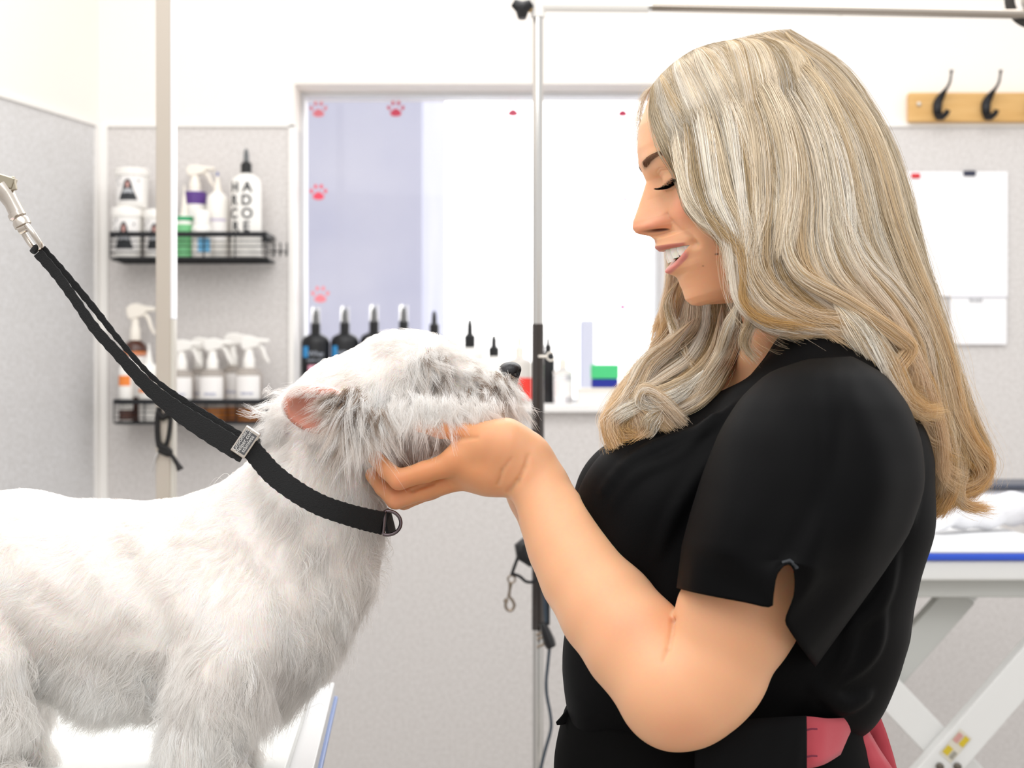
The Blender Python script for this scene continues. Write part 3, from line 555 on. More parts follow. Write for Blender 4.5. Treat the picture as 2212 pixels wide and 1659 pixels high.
# ================================================================ implicit bodies on a voxel grid
class Field:
    def __init__(s, lo, hi, h):
        s.lo = np.array(lo, float); s.h = h; s.n = np.ceil((np.array(hi)-s.lo)/h).astype(int)+1
        s.d = np.full(s.n, .2, np.float32)
    def grid(s, lo, hi):
        a = np.clip(np.floor((np.array(lo)-s.lo)/s.h).astype(int), 0, s.n-1); b = np.clip(np.ceil((np.array(hi)-s.lo)/s.h).astype(int)+1, 1, s.n)
        ax = [(s.lo[i]+s.h*np.arange(a[i], b[i])).astype(np.float32) for i in range(3)]
        return tuple(slice(a[i], b[i]) for i in range(3)), ax[0][:, None, None], ax[1][None, :, None], ax[2][None, None, :]
    def comb(s, lo, hi, fn, k, mode):
        pad = max(k, .006)+.012 if mode == 'u' else .0
        sl, x, y, z = s.grid(np.array(lo)-pad, np.array(hi)+pad)
        if min(q.stop-q.start for q in sl) <= 0: return
        b = fn(x, y, z).astype(np.float32); a = s.d[sl]
        if mode == 'u':
            h = np.clip(.5+.5*(a-b)/max(k, 1e-6), 0, 1); s.d[sl] = a*(1-h)+b*h-k*h*(1-h)
        elif mode == 's':                       # subtract
            b = -b; h = np.clip(.5-.5*(a-b)/max(k, 1e-6), 0, 1); s.d[sl] = a*(1-h)+b*h+k*h*(1-h)
        elif mode == 'add': s.d[sl] = a+b
    def cone(s, a, b, ra, rb, k=.01, mode='u', flat=None):
        """round cone from a to b; flat=(axis vector, factor) squeezes it along that axis"""
        a, b = np.array(a, float), np.array(b, float); d = b-a; L2 = d.dot(d)+1e-12
        R = max(ra, rb)
        if flat is not None: fa = np.array(flat[0], float); fa /= np.linalg.norm(fa); ff = flat[1]
        def fn(x, y, z):
            X, Y, Z = x-a[0], y-a[1], z-a[2]; t = np.clip((X*d[0]+Y*d[1]+Z*d[2])/L2, 0, 1)
            X, Y, Z = X-t*d[0], Y-t*d[1], Z-t*d[2]; q = X*X+Y*Y+Z*Z
            if flat is not None:
                c = X*fa[0]+Y*fa[1]+Z*fa[2]; q = q+c*c*(1/ff**2-1)
            return np.sqrt(q)-(ra+(rb-ra)*t)
        s.comb(np.minimum(a, b)-R, np.maximum(a, b)+R, fn, k, mode); return s
    def chain(s, pts, k=.01, flat=None, mode='u'):
        for p, q in zip(pts[:-1], pts[1:]): s.cone(p[:3], q[:3], p[3], q[3], k, mode, flat)
        return s
    def ell(s, c, r, k=.01, mode='u', rot=None):
        """ellipsoid; rot = 3x3 whose rows are its axes"""
        c = np.array(c, float); r = np.array(r, float); M = np.eye(3) if rot is None else np.array(rot, float)
        R = float(max(r)); ext = np.sqrt(((M*r[:, None])**2).sum(0))
        def fn(x, y, z):
            X, Y, Z = x-c[0], y-c[1], z-c[2]; q = [(M[i, 0]*X+M[i, 1]*Y+M[i, 2]*Z)/r[i] for i in range(3)]
            k0 = np.sqrt(q[0]**2+q[1]**2+q[2]**2); k1 = np.sqrt((q[0]/r[0])**2+(q[1]/r[1])**2+(q[2]/r[2])**2)+1e-6
            return k0*(k0-1)/k1
        s.comb(c-ext, c+ext, fn, k, mode); return s
    def mesh(s):
        g = openvdb.FloatGrid(3.0); g.copyFromArray(np.clip(s.d/s.h, -3, 3).astype(np.float32))
        pts, quads = g.convertToQuads(0.0)
        return s.lo+np.asarray(pts, float)*s.h, np.asarray(quads, int)
def fast_mesh(name, v, q, m, parent=None, smooth=True):
    me = bpy.data.meshes.new(name); n = len(q)
    me.vertices.add(len(v)); me.vertices.foreach_set('co', np.asarray(v, np.float32).ravel())
    me.loops.add(q.size); me.loops.foreach_set('vertex_index', np.asarray(q, np.int32).ravel())
    me.polygons.add(n); me.polygons.foreach_set('loop_start', np.arange(0, q.size, q.shape[1], dtype=np.int32))
    me.update(calc_edges=True); me.validate()
    if smooth: me.polygons.foreach_set('use_smooth', np.ones(n, bool))
    for mm in (m if isinstance(m, list) else [m]): me.materials.append(mm)
    o = bpy.data.objects.new(name, me); SC.collection.objects.link(o)
    if parent is not None: o.parent = parent
    return o
def vnormals(v, q):
    a, b, c, d = (v[q[:, i]] for i in range(4)); fn = np.cross(c-a, d-b); n = np.zeros_like(v)
    for i in range(4):
        for k in range(3): n[:, k] += np.bincount(q[:, i], fn[:, k], len(v))
    return n/(np.linalg.norm(n, axis=1, keepdims=True)+1e-12)
def relax(v, q, it=2, lam=.5):
    for _ in range(it):
        s = np.zeros_like(v); c = np.zeros(len(v))
        for i in range(4):
            j = (i+1) % 4
            for a, b in ((i, j), (j, i)):
                c += np.bincount(q[:, a], minlength=len(v))
                for k in range(3): s[:, k] += np.bincount(q[:, a], v[q[:, b], k], len(v))
        v = v+lam*(s/np.maximum(c, 1)[:, None]-v)
    return v
def paint(o, cols, name='col'):
    a = o.data.color_attributes.new(name, 'FLOAT_COLOR', 'POINT')
    a.data.foreach_set('color', np.c_[cols, np.ones(len(cols))].astype(np.float32).ravel())
def L3(c): return np.array(lin(c))
def hair_obj(name, pts, rad, cols, m, parent, npt):
    """pts (n, npt, 3), rad (n, npt), cols (n, npt, 3)"""
    n = len(pts); c = bpy.data.hair_curves.new(name); c.add_curves([npt]*n)
    c.attributes['position'].data.foreach_set('vector', np.asarray(pts, np.float32).ravel())
    r = c.attributes.get('radius') or c.attributes.new('radius', 'FLOAT', 'POINT'); r.data.foreach_set('value', np.asarray(rad, np.float32).ravel())
    a = c.attributes.new('col', 'FLOAT_COLOR', 'POINT'); a.data.foreach_set('color', np.concatenate([cols, np.ones(cols.shape[:2]+(1,))], 2).astype(np.float32).ravel())
    c.materials.append(m); o = bpy.data.objects.new(name, c); SC.collection.objects.link(o)
    if parent is not None: o.parent = parent
    return o
def hair_mat(name, rough=.5, spec=.3, trans=.25):
    """a fibre: diffuse with light passing through it plus a soft sheen, coloured by the strand's own colour"""
    m = bpy.data.materials.new(name); m.use_nodes = True; t = m.node_tree; t.nodes.clear(); MATS[name] = m
    o = t.nodes.new('ShaderNodeOutputMaterial'); a = t.nodes.new('ShaderNodeAttribute'); a.attribute_name = 'col'
    d = t.nodes.new('ShaderNodeBsdfDiffuse'); tr = t.nodes.new('ShaderNodeBsdfTranslucent'); g = t.nodes.new('ShaderNodeBsdfHair'); g.component = 'Reflection'
    g.inputs['RoughnessU'].default_value = rough*.5; g.inputs['RoughnessV'].default_value = rough
    m1 = t.nodes.new('ShaderNodeMixShader'); m1.inputs[0].default_value = trans; m2 = t.nodes.new('ShaderNodeMixShader'); m2.inputs[0].default_value = spec
    t.links.new(a.outputs['Color'], d.inputs[0]); t.links.new(a.outputs['Color'], tr.inputs[0]); t.links.new(a.outputs['Color'], g.inputs[0])
    t.links.new(d.outputs[0], m1.inputs[1]); t.links.new(tr.outputs[0], m1.inputs[2]); t.links.new(m1.outputs[0], m2.inputs[1]); t.links.new(g.outputs[0], m2.inputs[2]); t.links.new(m2.outputs[0], o.inputs[0])
    return m
SC.cycles_curves.shape = 'RIBBONS' if hasattr(SC, 'cycles_curves') else None
def nrm(a): a = np.asarray(a, float); return a/(np.linalg.norm(a, axis=-1, keepdims=True)+1e-12)
def smoothnoise(p, s, seed=0):
    """cheap smooth vector noise from a few sine waves"""
    r = np.random.default_rng(seed); out = np.zeros((len(p), 3))
    for _ in range(7):
        k = r.normal(size=3)*s; out += np.sin(p@k+r.uniform(0, 6.28))[:, None]*r.normal(size=3)
    return out/2.6
# ================================================================ the white dog
dog = thing('dog', 'white West Highland terrier standing on the grooming table with its chin held up', 'dog', (-.33, .0, ZT))
DO = np.array((-.33, .0, ZT))
D = Field((-.62, -.16, 1.05), (.03, .16, 1.53), .0022)
def rc(px, py, r, Y=0.): p = P(px, py, Y); return (*p, r*S(Y))
# trunk
D.chain([rc(-150, 1240, 150), rc(40, 1245, 176), rc(250, 1265, 172), rc(430, 1275, 190), rc(560, 1270, 180)], .02, flat=((0, 1, 0), .86))
D.chain([rc(590, 1200, 150), rc(620, 1290, 130), rc(580, 1400, 105)], .03, flat=((0, 1, 0), .85))
D.chain([rc(40, 1330, 140), rc(260, 1400, 118), rc(440, 1400, 120)], .03, flat=((0, 1, 0), .7))
D.chain([rc(540, 1170, 125), rc(660, 1060, 112), rc(740, 960, 98)], .03, flat=((0, 1, 0), .92))           # neck
D.chain([rc(620, 1180, 125), rc(700, 1200, 95), rc(710, 1110, 105)], .03, flat=((0, 1, 0), .9))
# front legs, near and far
for sy in (-1, 1):
    Y = .062*sy
    D.chain([rc(520, 1340, 110, Y*.8), rc(480, 1470, 88, Y), rc(440, 1580, 62, Y), rc(432, 1640, 46, Y), rc(437, 1690, 40, Y)], .025)
    zt_ = ZT+.014; p = P(437, 1690, Y)
    D.cone((p[0], Y, zt_+.014), (p[0]+.028, Y, zt_-.001), .021, .016, .012)
    for j in (-1, 0, 1): D.cone((p[0]+.025, Y+j*.010, zt_), (p[0]+.040, Y+j*.012, zt_-.006), .0085, .0075, .004)
# hind legs: thigh, knee forward, hock back
for sy in (-1, 1):
    Y = .060*sy; f = (lambda px, py, r: rc(px, py, r, Y))
    sh = 0 if sy < 0 else 45
    D.chain([f(-130+sh, 1300, 120), f(-60+sh, 1440, 95), f(-20+sh, 1520, 62), f(-70+sh, 1590, 42), f(-85+sh, 1650, 32), f(-40+sh, 1695, 32)], .02)
    p = P(-40+sh, 0, Y); D.cone((p[0]-.01, Y, ZT+.020), (p[0]+.03, Y, ZT+.014), .019, .015, .01)
# head
D.chain([rc(770, 880, 112), rc(860, 835, 105), rc(920, 830, 92)], .02, flat=((0, 1, 0), .84))
D.chain([rc(745, 905, 95), rc(840, 880, 80)], .02, flat=((0, 1, 0), 1.05))                                      # cheeks
D.chain([rc(930, 845, 64), rc(1010, 840, 50), rc(1076, 836, 40)], .018, flat=((0, 1, 0), .85))                 # muzzle
D.chain([rc(930, 890, 48), rc(1010, 876, 36), rc(1062, 868, 28)], .012, flat=((0, 1, 0), .8))                  # lower jaw
D.chain([rc(905, 775, 42), rc(945, 785, 32)], .02, flat=((0, 1, 0), 1.7))                                       # brow
D.ell(P(948, 812, -.036), (.012, .010, .012), .008, 's'); D.ell(P(948, 812, .036), (.012, .010, .012), .008, 's')
D.chain([rc(664, 918, 80), rc(740, 885, 92)], .02, flat=((0, 1, 0), .72))
D.chain([rc(800, 940, 70), rc(880, 925, 50), rc(945, 918, 36)], .02, flat=((0, 1, 0), .9))
# ears: back-swept cups
for sy in (-1, 1):
    base, tip = P(775, 900, .064*sy), P(620, 868, .054*sy)
    ax = nrm(tip-base); out = nrm(np.array((.1, sy*1.0, -.30))); out = nrm(out-ax*ax.dot(out)); th_ = np.cross(ax, out)
    c = (base*.48+tip*.52)+out*.004
    D.ell(c, (.0345, .012, .0225), .006, rot=[ax, out, th_])
    D.cone(c+ax*.02, tip, .013, .003, .006)
    D.ell(c+out*.0105-ax*.002-th_*sy*0, (.0285, .0125, .0165), .003, 's', rot=[ax, out, th_])
DV, DQ = D.mesh(); DV = relax(DV, DQ, 2); DN = vnormals(DV, DQ)
Pxl = lambda v: (v[:, 0]/((v[:, 1]-CAM_Y)/F_PX)+1106, 829.5-(v[:, 2]-ZC)/((v[:, 1]-CAM_Y)/F_PX))
px, py = Pxl(DV)
col = np.tile(L3('f6eeea'), (len(DV), 1))
earc = [P(692, 888, .062*sy) for sy in (-1, 1)]
for e in earc:
    dd = np.linalg.norm((DV-e-np.array((0, 0, 0)))*[.75, 1, 1.15], axis=1); w_ = np.clip((.033-dd)/.007, 0, 1)[:, None]; col = col*(1-w_)+L3('c98d7b')*w_
body = fast_mesh('body', DV-DO, DQ, mat('dog_skin', 'f6eeea', .8, vcol='col', sss=.004), dog); paint(body, col)
del D
# nose, eyes, mouth
nb = Field((-.04, -.03, 1.42), (.03, .03, 1.50), .0007)
pn = P(1099, 806, 0)
nb.ell(pn, (.0105, .0118, .0098), .002).ell(pn+[.003, 0, .004], (.0085, .0105, .006), .003).ell(pn+[.002, 0, -.008], (.006, .004, .008), .003)
for sy in (-1, 1):
    nb.ell(pn+[.0085, sy*.0052, .0005], (.0042, .0026, .0030), .001, 's'); nb.cone(pn+[.006, sy*.0075, -.001], pn+[-.001, sy*.0115, -.001], .0016, .0008, .001, 's')
nb.cone(pn+[.011, 0, 0], pn+[.009, 0, -.012], .0010, .0006, .001, 's')
v_, q_ = nb.mesh(); fast_mesh('nose', relax(v_, q_, 1)-DO, q_, mat('dog_nose', '1d1b1e', .32, bump=(900, .5, .0006)), dog)
for sy in (-1, 1):
    e = P(956, 808, sy*.0325)-DO
    MB().lathe([(.0001, -.0062), (.0035, -.0051), (.0056, -.0026), (.0062, 0), (.0056, .0026), (.0035, .0051), (.0001, .0062)], c=tuple(e), n=20, close=False).build('eye', mat('dog_eye', '17100d', .08), dog)
# ---- coat
def fur(name, n, length, direction, lift, color, seed, clump=.35, sel=None, rad=.00009, npt=6, cs=90, csize=.006, gravity=.15, wave=.12, rgn=None, taper=.25):
    """strands rooted on the body; callables take root positions, normals and image-like coordinates"""
    r = np.random.default_rng(seed)
    a, b, c, d = (DV[DQ[:, i]] for i in range(4)); area_ = np.linalg.norm(np.cross(c-a, d-b), axis=1)*.5
    cen = (a+c)/2; cx, cy = Pxl(cen); fn_ = nrm(np.cross(c-a, d-b))
    wgt = area_*(sel(cen, fn_, cx, cy) if sel is not None else 1.0)
    idx = r.choice(len(DQ), n, p=wgt/wgt.sum()); u, v = r.random((n, 1)), r.random((n, 1))
    root = a[idx]*(1-u)*(1-v)+b[idx]*u*(1-v)+c[idx]*u*v+d[idx]*(1-u)*v
    N = nrm(sum(DN[DQ[idx, i]] for i in range(4))); X, Y = Pxl(root)
    Dv = nrm(direction(root, N, X, Y)+smoothnoise(root, 60, seed)*.22+smoothnoise(root, 220, seed+1)*.16+r.normal(size=(n, 3))*.09)
    T = nrm(Dv-N*(Dv*N).sum(1, keepdims=True)); lf = lift(X, Y)[:, None] if callable(lift) else lift
    Lg = (length(X, Y, root)*(1+.25*r.normal(size=n))).clip(.0015)
    t = np.linspace(0, 1, npt)[None, :, None]
    d0 = nrm(T+N*lf)
    P_ = root[:, None]+d0[:, None]*Lg[:, None, None]*t-(N*lf)[:, None]*.42*Lg[:, None, None]*t**2+np.array((0, 0, -1))*gravity*Lg[:, None, None]*t**2
    P_ += (smoothnoise(root, 150, seed+5)[:, None]*np.sin(t*5)*wave*Lg[:, None, None])
    # clumping towards neighbours' shared centres
    key = np.floor(root/csize+smoothnoise(root, 200, seed+9)*.7).astype(int); _, inv = np.unique(key, axis=0, return_inverse=True); inv = inv.ravel(); cnt = np.bincount(inv)
    ctr = np.stack([np.bincount(inv, P_[:, j, k])/cnt for j in range(npt) for k in range(3)], 1).reshape(-1, npt, 3)
    tc_ = (t**1.3)*clump; P_ = P_*(1-tc_)+ctr[inv]*tc_
    rr = rad*(1-(1-taper)*t[0, :, 0])[None, :]*(1+.3*r.normal(size=(n, 1))).clip(.5)
    cc = color(X, Y, root, r, n)
    if cc.ndim == 2: cc = np.repeat(cc[:, None], npt, 1)
    cj = (1+.05*r.normal(size=(n, 1, 1)))*(1+.05*smoothnoise(root, 120, seed+3)[:, :1, None])
    return hair_obj(name, P_-DO, np.repeat(rr, 1, 0)*np.ones((n, npt)), (cc*cj).clip(0, 1), furm, dog, npt)
furm = hair_mat('white_fur', .6, .08, .52)
def flow(root, N, X, Y):
    """combing directions given at image positions, blended"""
    K = np.array([[60, 1100, -1, -.12], [300, 1090, -1, -.15], [500, 1080, -.9, -.3], [60, 1300, -.85, -.5], [280, 1330, -.75, -.65], [200, 1500, -.5, -.9], [60, 1500, -.4, -.9],
        [420, 1200, -.8, -.6], [420, 1400, -.55, -.85], [560, 1200, -.45, -.9], [620, 1350, .15, -1], [700, 1250, .1, -1], [540, 1500, .1, -1], [450, 1600, 0, -1], [700, 1420, .2, -1], [640, 1500, .1, -1],
        [620, 1040, -.6, -.8], [700, 1080, -.2, -1], [780, 1120, .1, -1], [640, 960, -.5, -.8], [740, 1000, 0, -1],
        [880, 735, -.9, .15], [800, 760, -1, .1], [720, 800, -1, .0], [660, 850, -1, -.2], [820, 850, -.35, -1], [880, 850, -.2, -1], [920, 800, -.5, -.85], [950, 780, .5, .35], [960, 850, .05, -1], [940, 915, .1, -1],
        [1000, 800, .7, .05], [1040, 800, .8, -.2], [1010, 850, .25, -1], [1070, 850, .5, -.8], [1060, 900, .1, -1], [1090, 870, .6, -.7], [760, 920, -.1, -1], [700, 880, -.2, -.9], [-100, 1350, -.5, -.9], [-60, 1550, -.3, -1]])
    w_ = 1/(((X[:, None]-K[None, :, 0])**2+(Y[:, None]-K[None, :, 1])**2)+900)**1.3
    dx, dz = (w_*K[:, 2]).sum(1)/w_.sum(1), (w_*K[:, 3]).sum(1)/w_.sum(1)
    return np.stack([dx, np.zeros_like(dx), dz], 1)
def gb(X, Y, x, y, sx, sy): return np.exp(-((X-x)/sx)**2-((Y-y)/sy)**2)
def flen(X, Y, root):
    L = np.full(len(X), .010)
    L += .006*np.clip((Y-1200)/250, 0, 1)+.016*np.clip((Y-1330)/150, 0, 1)*(X > -400)          # skirt, legs
    L += .010*gb(X, Y, 720, 1260, 130, 150)+.010*gb(X, Y, 640, 1480, 120, 110)
    L = np.where((Y < 1130) & (X > 540), .0125, L)
    L += np.where(Y < 1000, .006*gb(X, Y, 880, 850, 120, 90)+.010*gb(X, Y, 1000, 890, 110, 45)+.006*gb(X, Y, 860, 930, 70, 60), 0)
    L -= np.where(Y < 820, .006*gb(X, Y, 780, 770, 150, 50), 0)
    L -= .004*gb(X, Y, 1100, 800, 30, 25)
    L = np.where((Y < 1150) & (X < 560), .006, L)
    L = np.where((X > 610) & (X < 730) & (Y > 845) & (Y < 925), .004, L)
    return L
W0 = L3('fdfaf7')
def fcol(X, Y, root, r, n):
    c = np.tile(W0, (n, 1))
    st = .8*gb(X, Y, 952, 812, 18, 20)+.35*gb(X, Y, 1062, 845, 34, 22)*(r.random(n) < .55)+.30*gb(X, Y, 1085, 880, 26, 40)*(r.random(n) < .6)+.22*gb(X, Y, 915, 790, 26, 34)*(r.random(n) < .5)
    st = np.where(Y < 1000, st, 0)[:, None].clip(0, .85)
    c = c*(1-st)+L3('6b5b4e')*st
    lo = np.clip((Y-1450)/180, 0, 1)[:, None]*.0; return c*(1-lo)+L3('e4dccf')*lo
inear = lambda c, X, Y: ((np.abs(c[:, 1]) > .045) & (X > 622) & (X < 752) & (Y > 858) & (Y < 922))
def sel_all(c, n, X, Y):
    w_ = np.where(n[:, 1] > .55, .25, 1.0)*np.where(X < -60, .3, 1.)*np.where((Y < 1150) & (X > 560), 1.5, 1.0)
    w_ = np.where(inear(c, X, Y), .04, w_); w_ = np.where((X > 1088) & (Y < 830), .1, w_); w_ = np.where(Y > 1700, .3, w_)
    return w_
fur('coat', 150000, flen, flow, lambda X, Y: np.where(Y < 1150, .38, .30), fcol, 11, sel=sel_all, rad=.00013)
# longer locks: skirt, chest, cheeks, beard
def sel_long(c, n, X, Y):
    return ((n[:, 1] < .6)*(1.0*(Y > 1400)*(X > -60)+.8*gb(X, Y, 720, 1230, 110, 200)+4.0*gb(X, Y, 860, 890, 80, 60)*(Y < 985)+6.0*gb(X, Y, 985, 860, 90, 50)*(Y < 960)+5*gb(X, Y, 1060, 855, 40, 45)*(Y < 960)+4.5*gb(X, Y, 925, 775, 36, 34))*(~inear(c, X, Y)))
fur('long_coat', 44000, lambda X, Y, r_: np.where(Y < 1000, .014, .030)+.006*gb(X, Y, 1010, 880, 90, 50)+.006*gb(X, Y, 870, 880, 60, 60), flow, lambda X, Y: np.full(len(X), .22), fcol, 23, sel=sel_long, rad=.00013, clump=.75, csize=.0075, npt=8, wave=.2, gravity=.3)
# free tufts: ear fringe, eyebrow and beard locks, each a bunch of strands with a shared wandering spine
def tufts(name, spec, seed, par_lock=70):
    """spec rows: px, py, Y, angle deg in the picture (0 right, -90 down), out, length mm, spread px, locks, dark share"""
    r = np.random.default_rng(seed); Q, C = [], []; npt = 10; t = np.linspace(0, 1, npt)[None, :, None]
    for px, py, Y, ang, out, L, sp, nl, dk in spec:
        L = L*(.80 if name != 'ear_fringe' else .92)
        for _ in range(int(nl*(3.2 if name == 'ear_fringe' else 2.3))):
            o_ = P(px+r.normal()*sp*1.15, py+r.normal()*sp*.8, Y+r.normal()*.0015); a_ = math.radians(ang+r.normal()*17); l_ = L/1000*min(1.45, 1+.3*r.normal())
            d = np.array((math.cos(a_), out*(.6+.6*r.random()), math.sin(a_))); bend = np.array((r.normal()*.35, r.normal()*.15, -.45+r.normal()*.25)); curl_ = r.normal(size=3)*.10
            m = par_lock//3; rt = r.normal(size=(m, 1, 3))*.0019; ll = l_*(1+.16*r.normal(size=(m, 1, 1)))
            q = o_+rt*(1-.62*t**.9)+d*ll*t+bend*ll*t*t+curl_*ll*np.sin(t*4.5)+r.normal(size=(m, 1, 3))*.0013*t
            dark = r.random() < dk*(1.1 if name == 'ear_fringe' else .7); base = L3('66554a') if dk > 1 else L3('9c8776') if dark else L3('fefbf8'); c = np.tile(base*(1+.08*r.normal()), (m, npt, 1))*(1+.08*r.normal(size=(m, 1, 1)))
            tw = np.clip((t-.35)/.5, 0, 1)*(.25 if dk > 1 else .75 if dark else .1); c = c*(1-tw)+L3('f6efe8')*tw
            Q.append(q); C.append(c)
    Q, C = np.concatenate(Q), np.concatenate(C); n = len(Q)
    return hair_obj(name, Q-DO, np.tile(.00011*(1-.65*t[0, :, 0]), (n, 1)), C.clip(0, 1), furm, dog, npt)
for sy in (-1, 1):
    z = sy
    tufts('ear_fringe', [(712, 868, .072*z, -175, .5*z, 13, 6, 3, .5), (730, 864, .074*z, -165, .6*z, 15, 7, 5, .6), (745, 872, .074*z, -140, .6*z, 22, 9, 8, .6), (765, 882, .074*z, -120, .6*z, 25, 10, 9, .6), (785, 890, .073*z, -108, .5*z, 22, 10, 10, .45),
        (800, 900, .070*z, -95, .4*z, 21, 12, 10, .3), (815, 895, .068*z, -88, .3*z, 18, 12, 9, .15), (770, 920, .070*z, -105, .4*z, 22, 12, 9, .4), (752, 915, .070*z, -110, .3*z, 12, 9, 4, .5),
        (752, 852, .070*z, -130, .5*z, 14, 10, 6, .35), (780, 858, .070*z, -100, .5*z, 20, 12, 7, .2)], 50+z)
    tufts('brow_fringe', [(925, 770, .038*z, -60, .5*z, 20, 8, 7, .25), (940, 775, .036*z, -70, .5*z, 19, 8, 8, .45), (952, 782, .034*z, -80, .5*z, 16, 7, 7, .6), (960, 795, .032*z, -85, .5*z, 12, 6, 5, .8), (905, 770, .042*z, -75, .4*z, 24, 9, 6, .15),
        (935, 745, .030*z, 25, .4*z, 7, 8, 5, 0), (960, 762, .022*z, 20, .3*z, 8, 8, 5, 0)], 60+z)
    tufts('beard', [(1000, 850, .036*z, -70, .4*z, 26, 12, 9, .05), (1030, 850, .034*z, -65, .4*z, 25, 12, 9, .2), (1060, 838, .032*z, -55, .4*z, 22, 12, 9, .4), (1085, 838, .026*z, -50, .4*z, 20, 9, 9, .4), (1098, 845, .018*z, -65, .3*z, 20, 9, 9, .25),
        (970, 860, .038*z, -85, .4*z, 21, 12, 9, 0), (940, 865, .042*z, -95, .4*z, 20, 12, 9, 0), (905, 870, .048*z, -95, .4*z, 27, 14, 10, 0), (870, 880, .054*z, -95, .4*z, 21, 14, 10, 0), (1040, 815, .028*z, -25, .5*z, 12, 12, 7, .2), (1075, 818, .022*z, -35, .4*z, 11, 9, 7, .3),
        (1010, 806, .026*z, -10, .4*z, 11, 10, 6, .05), (1075, 880, .020*z, -100, .2*z, 16, 10, 8, .1), (1050, 885, .022*z, -100, .2*z, 18, 10, 8, .05)], 70+z)
    tufts('neck_tuft', [(610, 880, .03*z, 170, .2*z, 12, 14, 8, 0), (600, 905, .03*z, -170, .2*z, 14, 12, 8, 0), (612, 935, .03*z, -150, .2*z, 15, 12, 8, 0), (640, 850, .02*z, 160, .1*z, 9, 12, 6, 0)], 80+z, 60)
tufts('beard', [(900, 880, -.074, -85, -.10, 14, 20, 9, 0), (925, 876, -.075, -80, -.10, 14, 20, 9, 0), (955, 880, -.076, -80, -.10, 15, 20, 10, 0), (990, 878, -.075, -75, -.10, 16, 20, 10, 0), (1022, 880, -.074, -75, -.10, 14, 18, 9, .05), (1050, 880, -.070, -70, -.1, 13, 16, 8, .1), (870, 880, -.072, -95, -.1, 18, 18, 9, 0)], 91)
for sy in (-1, 1):
    tufts('stained_fur', [(958, 812, .040*sy, -75, .5*sy, 6, 4, 2, 3), (952, 824, .042*sy, -85, .5*sy, 6, 4, 1, 3), (1064, 840, .037*sy, -50, .5*sy, 6, 5, 2, 3), (1072, 868, .034*sy, -60, .5*sy, 7, 9, 3, 3), (760, 896, .078*sy, -110, .5*sy, 9, 5, 3, 3), (738, 876, .078*sy, -150, .5*sy, 9, 5, 3, 3)], 97, 40)
# ================================================================ the woman
woman = thing('person', 'woman with long blonde waves in a black blouse, smiling down and cupping the dog\'s chin', 'person', (.26, 0, 0))
WO = np.array((.26, 0, 0))
skin = mat('skin', 'e2b08c', .42, vcol='col', sss=.006, bump=(420, .10, .0006), spec=.4)
SK, SKD = L3('e6b18a'), L3('cf8a64')
parts_v, parts_q, parts_c = [], [], []
def surf_y(A, x, z):                            # first inside point along +y
    i = int(round((x-A.lo[0])/A.h)); k = int(round((z-A.lo[2])/A.h)); c_ = A.d[i, :, k]; w__ = np.where(c_ < 0)[0]
    return A.lo[1]+A.h*(w__[0] if len(w__) else 0)
def crease(A, pts, r, k):
    q = []
    for px_, py_ in pts:
        Y__ = -.15
        for _ in range(4): p_ = P(px_, py_, Y__); Y__ = surf_y(A, p_[0], p_[2])
        q.append(P(px_, py_, Y__))
    for i in range(len(q)-1): A.cone(q[i], q[i+1], r[i], r[i+1], k, 's')
def add_part(v, q, c): parts_v.append(v); parts_q.append(q); parts_c.append(c)
# ---- near arm and hand
A = Field((-.150, -.335, 1.07), (.335, .030, 1.46), .0013)
Yw = -.060
A.chain([rc(1146, 1020, 60, Yw), rc(1166, 1052, 58, -.068), rc(1199, 1125, 69, -.082), rc(1225, 1179, 80, -.095), rc(1262, 1244, 90, -.112), rc(1314, 1318, 101, -.135), rc(1374, 1392, 108, -.16), rc(1438, 1476, 103, -.185)], .012)
A.ell(P(1466, 1532, -.19), (.0275, .0275, .0275), .02)
B = [rc(1490, 1476, 102, -.19), rc(1552, 1428, 112, -.19), rc(1588, 1340, 130, -.188), rc(1722, 1120, 134, -.175), rc(1800, 930, 120, -.165)]
A.chain(B, .004)
A.cone(P(1456, 1500, -.19), P(1510, 1500, -.19), .034, .034, .03)
